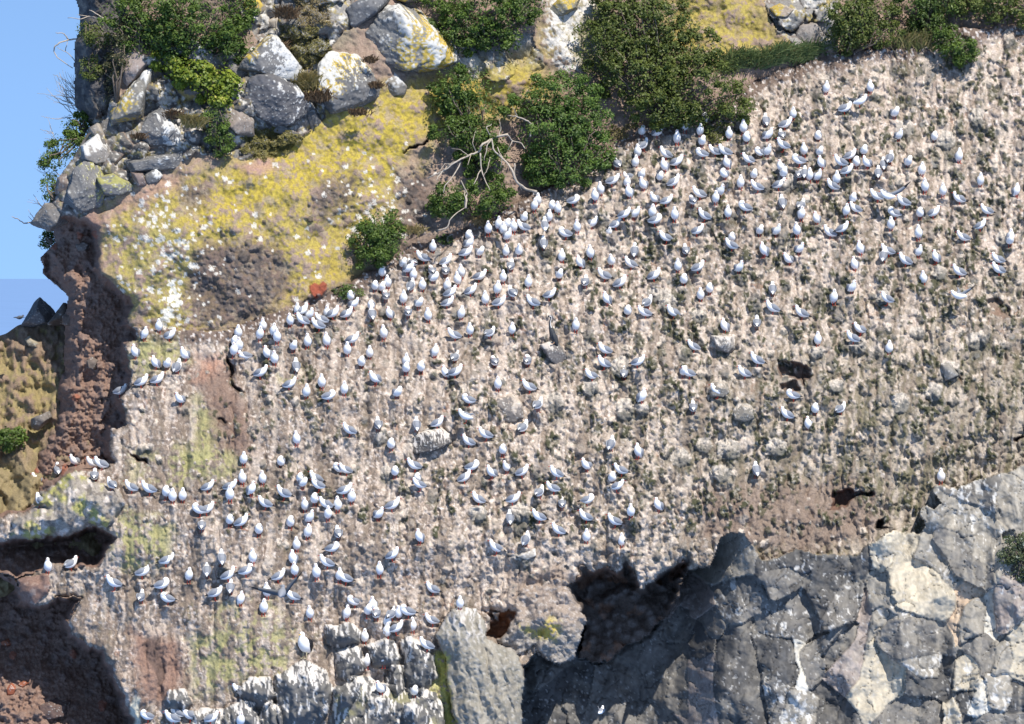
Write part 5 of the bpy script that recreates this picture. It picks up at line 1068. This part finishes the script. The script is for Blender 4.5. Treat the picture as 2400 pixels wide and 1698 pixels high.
_bm = bmesh.new(); bmesh.ops.create_icosphere(_bm, subdivisions=1, radius=1.0); ICO8 = (np.array([p.co[:] for p in _bm.verts]), [tuple(q.index for q in p.verts) for p in _bm.faces]); _bm.free()
BW = dict(body=['white_feather', 'grey_feather', 'black_feather'], wing=['grey_feather', 'black_feather', 'white_feather'], bill='red_bill', leg='red_leg')
def gull_parts(pose, body_m=0):
    """geometry of one gull, standing at the origin and facing +x"""
    ph, hz = dict(u=(46, .182), n=(20, .172), p=(14, .165), s=(6, .062))[pose]
    ph = math.radians(ph); c, s = math.cos(ph), math.sin(ph)
    def B(x, z, y=0): return (x * c - z * s, y, hz + x * s + z * c)
    sp = [B(-.175, .004), B(-.135, .0), B(-.06, -.004), B(.01, -.004), B(.075, .008)]
    rw = [.019, .040, .076, .085, .067]; rh = [.009, .036, .074, .083, .067]
    if pose == 'u': nk = [(.062, 0, .288), (.066, 0, .320), (.095, 0, .319)]; nr = [.038, .037, .014]; bill = [(.098, 0, .317), (.135, 0, .308)]; eye = (.078, .03, .327)
    elif pose == 'n': nk = [(.112, 0, .255), (.124, 0, .290), (.155, 0, .288)]; nr = [.040, .038, .014]; bill = [(.158, 0, .286), (.195, 0, .277)]; eye = (.136, .031, .298)
    elif pose == 's': nk = [(.108, 0, .118), (.115, 0, .145), (.145, 0, .143)]; nr = [.038, .035, .014]; bill = [(.148, 0, .141), (.18, 0, .134)]; eye = (.128, .031, .153)
    else: nk = [(.098, .004, .222), (.072, .028, .255), (.025, .046, .242)]; nr = [.052, .047, .018]; bill = [(.022, .047, .240), (-.012, .055, .229)]; eye = (.05, .07, .259)
    V_, F_, m, n = loft(sp + nk, rw + nr, rh + nr)
    mi = []
    for i in range(m - 1):
        for k in range(n):
            top = 2 <= k <= 3
            mi.append(1 if (4 <= i <= 11 and 1 <= k <= 4) else 0)
    mi += [0, 0]
    body = Geo(); body.V = list(V_); body.F = list(F_); body.M = mi
    for sgn in ((1, -1) if pose != 'p' else (1,)):
        v, f = ball((eye[0], eye[1] * sgn if pose != 'p' else eye[1], eye[2]), .006); body.add(v, f, 2)
    wings = []
    for sgn in (1, -1):
        W_ = [B(.055, .034, .052 * sgn), B(.0, .030, .076 * sgn), B(-.07, .022, .068 * sgn), B(-.14, .014, .032 * sgn), B(-.195, .012, .014 * sgn), B(-.23, .012, .004 * sgn)]
        v, f, m2, n2 = loft(W_, [.008, .014, .013, .010, .006, .003], [.022, .052, .048, .028, .012, .004], 8, 3)
        mm = []
        for i in range(m2 - 1):
            for k in range(n2): mm.append(1 if i >= 10 else 0)
        g = Geo(); g.V = v; g.F = f; g.M = mm + [0, 1]; wings.append(g)
    bl_ = Geo().tube(bill, .0085, .0035, 6)
    legs = []
    if pose != 's':
        for sgn in (1, -1):
            g = Geo(); hx = -.01 if pose != 'u' else .0
            g.tube([(hx, .026 * sgn, hz - .04), (hx - .008, .027 * sgn, .055), (hx + .004, .027 * sgn, .004)], .0075, .006, 6)
            z = .004
            tri = [(hx - .004, .027 * sgn, z), (hx + .045, .047 * sgn, z), (hx + .052, .027 * sgn, z), (hx + .045, .008 * sgn, z)]
            tri = tri + [(a, b, -.003) for a, b, _ in tri]
            g.add(tri, [(0, 3, 2, 1), (4, 5, 6, 7), (0, 1, 5, 4), (1, 2, 6, 5), (2, 3, 7, 6), (3, 0, 4, 7)]); legs.append(g)
    return body, wings, bl_, legs
YAW = dict(f=-90, q=-128, l=180, z=128, b=90, c=52, r=0, e=-52)
def gull_thing(name, pose, mats):
    b, w, bi, lg = gull_parts(pose); root = empty(name)
    b.build('body', mats['body'], root)
    for g in w: g.build('wing', mats['wing'], root)
    bi.build('bill', mats['bill'], root)
    for g in lg: g.build('leg', mats['leg'], root)
    return root
PROTO = {}
def new_gull(pose):
    if pose not in PROTO:
        PROTO[pose] = gull_thing('gull', pose, BW); return PROTO[pose]
    p = PROTO[pose]; o = p.copy(); COL.objects.link(o)
    for ch in list(p.children):
        d = ch.copy(); COL.objects.link(d); d.parent = o
    return o
ZONES = [(330, 800, "on the yellow-green ledge beside the pillar"), (150, 1075, "at the foot of the red-brown pillar"), (265, 1130, "on the lichened knob at far left"), (430, 1160, "just right of the lichened knob"), (140, 1335, "in the red hollow at lower left"), (330, 1390, "above the dark cave at lower left"), (640, 1420, "around the flying gull at lower left"), (560, 1190, "below the bare brown earth patch"), (400, 1680, "on the bottom edge by the cave"), (590, 1640, "on the dark knobs at bottom left"), (870, 1440, "on the ledge above the streaked rocks"), (860, 1590, "on the white-streaked dark rocks"), (560, 790, "at the top left corner of the slope"), (730, 740, "below the red heart-shaped patch"), (640, 890, "under the slope's top left corner"), (900, 650, "below the small round shrub"), (980, 580, "right of the small round shrub"), (860, 850, "on the upper left slope's middle"), (1020, 990, "around the long flat boulder"), (760, 1120, "below left of the long flat boulder"), (760, 1290, "at the centre of the lower left slope"), (1140, 530, "on the edge below the dead branches"), (1080, 690, "in the crowd left of the cormorant"), (1290, 790, "beside the cormorant's boulder"), (1280, 620, "up the slope from the cormorant"), (1450, 860, "right of the cormorant's boulder"), (1360, 450, "on the edge below the twin shrubs"), (1530, 320, "just under the biggest shrub"), (1500, 480, "in the middle of the upper slope"), (1520, 620, "above right of the cormorant"), (1680, 330, "right of the biggest shrub's foot"), (1690, 450, "down right from the biggest shrub"), (1870, 390, "in the group of the upper right slope"), (1960, 240, "by the squabbling pair, upper right"), (2080, 400, "beside the wing-raised gull, right"), (1980, 530, "below the wing-raised gull, right"), (1770, 540, "in the middle of the right slope"), (2290, 480, "by the right edge, upper slope"), (2270, 640, "by the right edge, flying gull's side"), (1680, 790, "by the round boulders, right centre"), (1900, 920, "near the dark hole, right"), (1980, 790, "above right of the dark hole"), (1120, 1110, "below right of the long flat boulder"), (1400, 1090, "in the lower middle of the slope"), (1250, 1220, "above the overhang's small hollow"), (1460, 1220, "above the overhang's orange hollow"), (2190, 1110, "alone on the far lower right")]
def klass(b):
    p, f = b['pose'], b['face']
    if p == 'p': return 'white gull preening with tucked head'
    if p == 's': return 'gull sitting low on the ground'
    if f in 'bzc': return 'gull showing its grey back'
    if f == 'f' : return 'upright gull facing the camera'
    if f == 'q' : return 'gull turned half left'
    if f == 'e' : return 'gull turned half right'
    return 'gull standing sideways facing ' + ('left' if f == 'l' else 'right')
ORD = ['', 'second', 'third', 'fourth', 'fifth', 'sixth', 'seventh', 'eighth', 'ninth']
bins = {}
for b in birds:
    b['zone'] = min(ZONES, key=lambda z: (z[0] - b['u']) ** 2 + (z[1] - b['v']) ** 2)[2]
    bins.setdefault((b['zone'], klass(b)), []).append(b)
for (z, k), L in bins.items():
    L.sort(key=lambda b: b['u']); n = len(L)
    for i, b in enumerate(L):
        if n == 1: s = 'the only one'
        elif i == 0: s = 'the leftmost' if n > 2 else 'left one'
        elif i == n - 1: s = 'the rightmost' if n > 2 else 'right one'
        else: s = ORD[i] + ' from left'
        b['label'] = f'{k}, {s} {z}'
WT = dict(u=1.0, n=1.15, p=.92, s=.7)
rng = random.Random(11)
for b in birds:
    b['scale'] = 1.10 * rng.uniform(.95, 1.06) * (1.06 if b['v'] > 1150 and b['u'] < 1000 else 1.0)
    near = min((math.hypot(b['u'] - o['u'], b['v'] - o['v']) for o in birds if o is not b))
    out = b['u'] < 8 or b['u'] > 2392 or b['v'] > 1680
    b['rank'] = WT[b['pose']] * b['scale'] * (.75 + .25 * min(near / 40, 1)) * (.5 if out else 1)
order = sorted(birds, key=lambda b: -b['rank'])
bpy.context.view_layer.update(); DG_ = bpy.context.evaluated_depsgraph_get()
from mathutils import Vector
def on_boulder(u, v):
    """depth of the boulder that stands at this spot, if there is one"""
    o_ = Vector((0, -D, CZ)); t_ = Vector(W(u, v, 0.0)); hit, loc, nrm, fi, ob, mx_ = scene.ray_cast(DG_, o_, (t_ - o_).normalized())
    return loc.y if hit and ob.name.startswith('boulder') else None
crowd = Geo(); NIND = 293
CM = ['white_feather', 'grey_feather', 'black_feather', 'red_bill', 'red_leg']
for i, b in enumerate(order):
    p = at(b['u'], b['vf'] - 6, -.075); hb = on_boulder(b['u'], b['vf'] - 4)
    if hb is not None and hb < p[1] + .03: p[1] = hb - .03
    p[0], _, p[2] = W(b['u'], b['vf'], p[1]); yaw = math.radians(YAW[b['face']] + rng.uniform(-14, 14)); roll = rng.uniform(-.05, .05)
    if i < NIND:
        o = new_gull(b['pose']); o.location = p; o.rotation_euler = (roll, rng.uniform(-.16, .02), yaw); o.scale = (b['scale'],) * 3
        tag(o, b['label'], 'gull', 'gulls standing on the guano slope')
    else:
        bo, w, bi, lg = gull_parts(b['pose']); c, s = math.cos(yaw) * b['scale'], math.sin(yaw) * b['scale']
        M = np.array(((c, -s, 0), (s, c, 0), (0, 0, b['scale'])))
        for g, mp in [(bo, (0, 1, 2))] + [(x, (1, 2, 0)) for x in w] + [(bi, (3,))] + [(x, (4,)) for x in lg]:
            base = len(crowd.V); crowd.V += [tuple(M @ np.array(q) + p) for q in g.V]; crowd.F += [tuple(j + base for j in f) for f in g.F]; crowd.M += [mp[m] for m in g.M]
o = crowd.build('gull_crowd', CM); tag(o, 'remaining small white gulls scattered among the others on the slope', 'gulls', 'gulls standing on the guano slope', 'stuff')

# gulls with open wings ------------------------------------------------
def wing_geo(root, wrist, tip, chord, th=.012):
    """one open wing: root, wrist and tip on the leading edge, chord vector to the trailing edge"""
    g = Geo(); ch = np.array(chord, float)
    L = [np.array(root, float), (np.array(root) + np.array(wrist)) / 2 + ch * -.08, np.array(wrist, float), (np.array(wrist) * .55 + np.array(tip) * .45), np.array(tip, float)]
    cw = [1.0, 1.02, .82, .55, .06]; nrm = np.cross(L[2] - L[0], ch); nrm /= np.linalg.norm(nrm) + 1e-9
    V_ = []
    for p, w in zip(L, cw):
        V_ += [p, p + ch * w * .45 + nrm * th * 1.6 * w, p + ch * w, p + ch * w * .45 - nrm * th * .8 * w]
    F_ = []; M_ = []
    for i in range(4):
        for k in range(4): F_.append((i * 4 + k, i * 4 + (k + 1) % 4, (i + 1) * 4 + (k + 1) % 4, (i + 1) * 4 + k)); M_.append(1 if i == 3 else 0)
    F_ += [(3, 2, 1, 0), (16, 17, 18, 19)]; M_ += [0, 1]
    g.V = V_; g.F = F_; g.M = M_; return g
def open_gull(u, v, Yd, yaw, label, wl, wr, chord, scale=1.1, pitch=0, wm=None, bm_=None, pose='n', legs=False):
    root = empty('flying_gull', W(u, v, Yd)); tag(root, label, 'gull', 'gulls with open wings')
    b, w, bi, lg = gull_parts('n'); piv = np.array((-.02, 0, .155)); a = math.radians(yaw); c, s = math.cos(a), math.sin(a); pt = math.radians(pitch) - math.radians(14) * (0 if legs else 1)
    M = np.array(((c, -s, 0), (s, c, 0), (0, 0, 1))) @ np.array(((math.cos(pt), 0, -math.sin(pt)), (0, 1, 0), (math.sin(pt), 0, math.cos(pt))))
    def xf(g): g.V = [tuple(M @ (np.array(q) - piv) * scale) for q in g.V]; return g
    xf(b).build('body', bm_ or BW['body'], root); xf(bi).build('bill', 'red_bill', root)
    if legs:
        for g in lg: xf(g).build('leg', 'red_leg', root)
    for t, sgn in ((wl, -1), (wr, 1)):
        if t is None: continue
        wrist, tip = t; rt = M @ (np.array((.07, 0, .04)) * scale) + np.array((.03 * sgn, 0, 0)); k = (D + Yd) / D * PX
        f = lambda q: np.array((q[0] * k, q[2] if len(q) > 2 else 0, -q[1] * k))
        wing_geo(rt, f(wrist), f(tip), chord, .012).build('wing', wm or ['grey_feather', 'black_feather'], root)
    return root
DKW = ['dark_feather', 'black_feather']
open_gull(660, 1392, -7.0, 78, 'gull with shade-darkened wings flying low away over the lower left slope', ((-38, -12, .05), (-76, -18, -.1)), ((22, -28, .05), (50, -54, .1)), (.02, .10, -.13), 1.1, 20, DKW, ['grey_feather', 'grey_feather', 'black_feather'])  # the shade on the wings is put into their dark feather colour
open_gull(2083, 460, ydepth(2083, 470) - .6, 190, 'gull with both grey wings raised in a V, right', ((-12, -16, .1), (-40, -32, .15)), ((20, -14, -.05), (50, -34, -.1)), (.13, .03, -.05), 1.1, 5)
open_gull(2250, 694, ydepth(2250, 700) - .6, 178, 'white gull alighting with grey wing swept up, right edge', ((-4, -14, .15), (-10, -28, .25)), ((14, -14, -.05), (34, -24, -.1)), (.10, .03, -.04), 1.1, 0)
open_gull(1277, 530, ydepth(1277, 545) - .4, 95, 'gull landing back-on with grey wings held up, upper slope', ((-10, -14, .05), (-20, -30, .0)), ((3, -16, .05), (4, -30, .1)), (.06, .08, -.09), 1.1, 40)
open_gull(2014, 238, ydepth(2014, 248) - .35, -5, 'gull lifting dark half-open wings over its rival, upper right', ((-14, -8, .1), (-28, -10, .15)), ((-2, -13, -.05), (10, -19, -.1)), (-.05, .02, -.12), 1.1, 0, ['dark_feather', 'grey_feather'], legs=True)
open_gull(1093, 976, ydepth(1093, 985) - .3, 180, 'gull stretching one wing behind it, right of the long flat boulder', None, ((14, -8, -.05), (30, 6, -.08)), (.02, .0, -.05), 1.1, 0, legs=True)
open_gull(45, 745, 5.0, 10, 'tiny gull flying in front of the sky at far left', ((-8, -1, .15), (-16, 0, .3)), ((8, -2, -.15), (18, -1, -.3)), (-.08, .02, -.02), .55, 0, DKW, ['dark_feather', 'dark_feather', 'black_feather'])
open_gull(1408, 1668, -1.5, 60, 'pale gull flying past the shaded dark rock at the bottom', ((-5, -8, .1), (-9, -18, .2)), ((6, -6, -.1), (12, -14, -.2)), (.03, .06, -.08), .75, 20)

# black-backed gull on the knob -----------------------------------------
p = at(714, 1543, -.03)
o = gull_thing('black_backed_gull', 'u', dict(body=['white_feather', 'black_feather', 'black_feather'], wing=['black_feather', 'black_feather'], bill='yellow_bill', leg='pale_leg'))
o.location = p; o.rotation_euler = (0, 0, math.radians(-122)); o.scale = (1.78,) * 3
tag(o, 'large black-backed gull with yellow bill on a dark streaked rock', 'gull')

# cormorant --------------------------------------------------------------
hb = on_boulder(1296, 812); base = np.array(W(1294, 806, hb + .02 if hb is not None else ydepth(1294, 800) - .3))
o = empty('cormorant', base); tag(o, 'slim grey cormorant with white neck stripe upright on a boulder', 'cormorant')
sp = [(.13, 0, -.12), (.105, 0, -.03), (.075, 0, .06), (.03, 0, .18), (-.01, 0, .30), (-.045, 0, .38), (-.062, 0, .46), (-.055, 0, .54), (-.035, 0, .60), (-.045, 0, .645), (-.085, 0, .652), (-.105, 0, .63)]
rr = [.018, .034, .058, .078, .066, .040, .026, .021, .021, .025, .024, .010]
V_, F_, m, n = loft(sp, rr, rr, 12, 3); mi = []
for i in range(m - 1):
    for k in range(n):
        mi.append(1 if (i >= 15 and i < 30 and k in (6, 0)) else (2 if i < 5 or (i >= 18 and k in (7, 8, 9, 10)) or i >= 30 else 0))
g = Geo(); g.V = V_; g.F = F_; g.M = mi + [2, 2]; g.build('body', ['charcoal_feather', 'white_feather', 'black_feather'], o)
Geo().tube([(-.10, 0, .635), (-.135, 0, .60), (-.165, 0, .585)], .011, .005).build('bill', 'charcoal_feather', o)
g = Geo(); v, f, m2, n2 = loft([(.13, 0, -.10), (.16, 0, -.19), (.175, 0, -.25)], [.02, .03, .028], [.012, .008, .004], 8, 3); g.V = v; g.F = f; g.M = [0] * len(f); g.build('tail', 'black_feather', o)
for sgn in (1, -1):
    g = Geo(); v, f, m2, n2 = loft([(-.005, .05 * sgn, .28), (.035, .075 * sgn, .18), (.09, .062 * sgn, .05), (.135, .03 * sgn, -.06)], [.012, .016, .014, .006], [.02, .06, .05, .015], 8, 3); g.V = v; g.F = f; g.M = [0] * len(f); g.build('wing', 'charcoal_feather', o)
    g = Geo().tube([(.04, .035 * sgn, .09), (.03, .04 * sgn, .02), (.015, .042 * sgn, .0)], .014, .010)
    tri = [(.03, .04 * sgn, .004), (-.05, .07 * sgn, .004), (-.055, .02 * sgn, .004)]; tri += [(a, b, -.006) for a, b, _ in tri]
    g.add(tri, [(0, 1, 2), (3, 5, 4), (0, 3, 4, 1), (1, 4, 5, 2), (2, 5, 3, 0)]); g.build('leg', 'pink_leg', o)
o.rotation_euler = (0, 0, math.radians(28))
o.scale = (1.0, 1.0, 1.0)
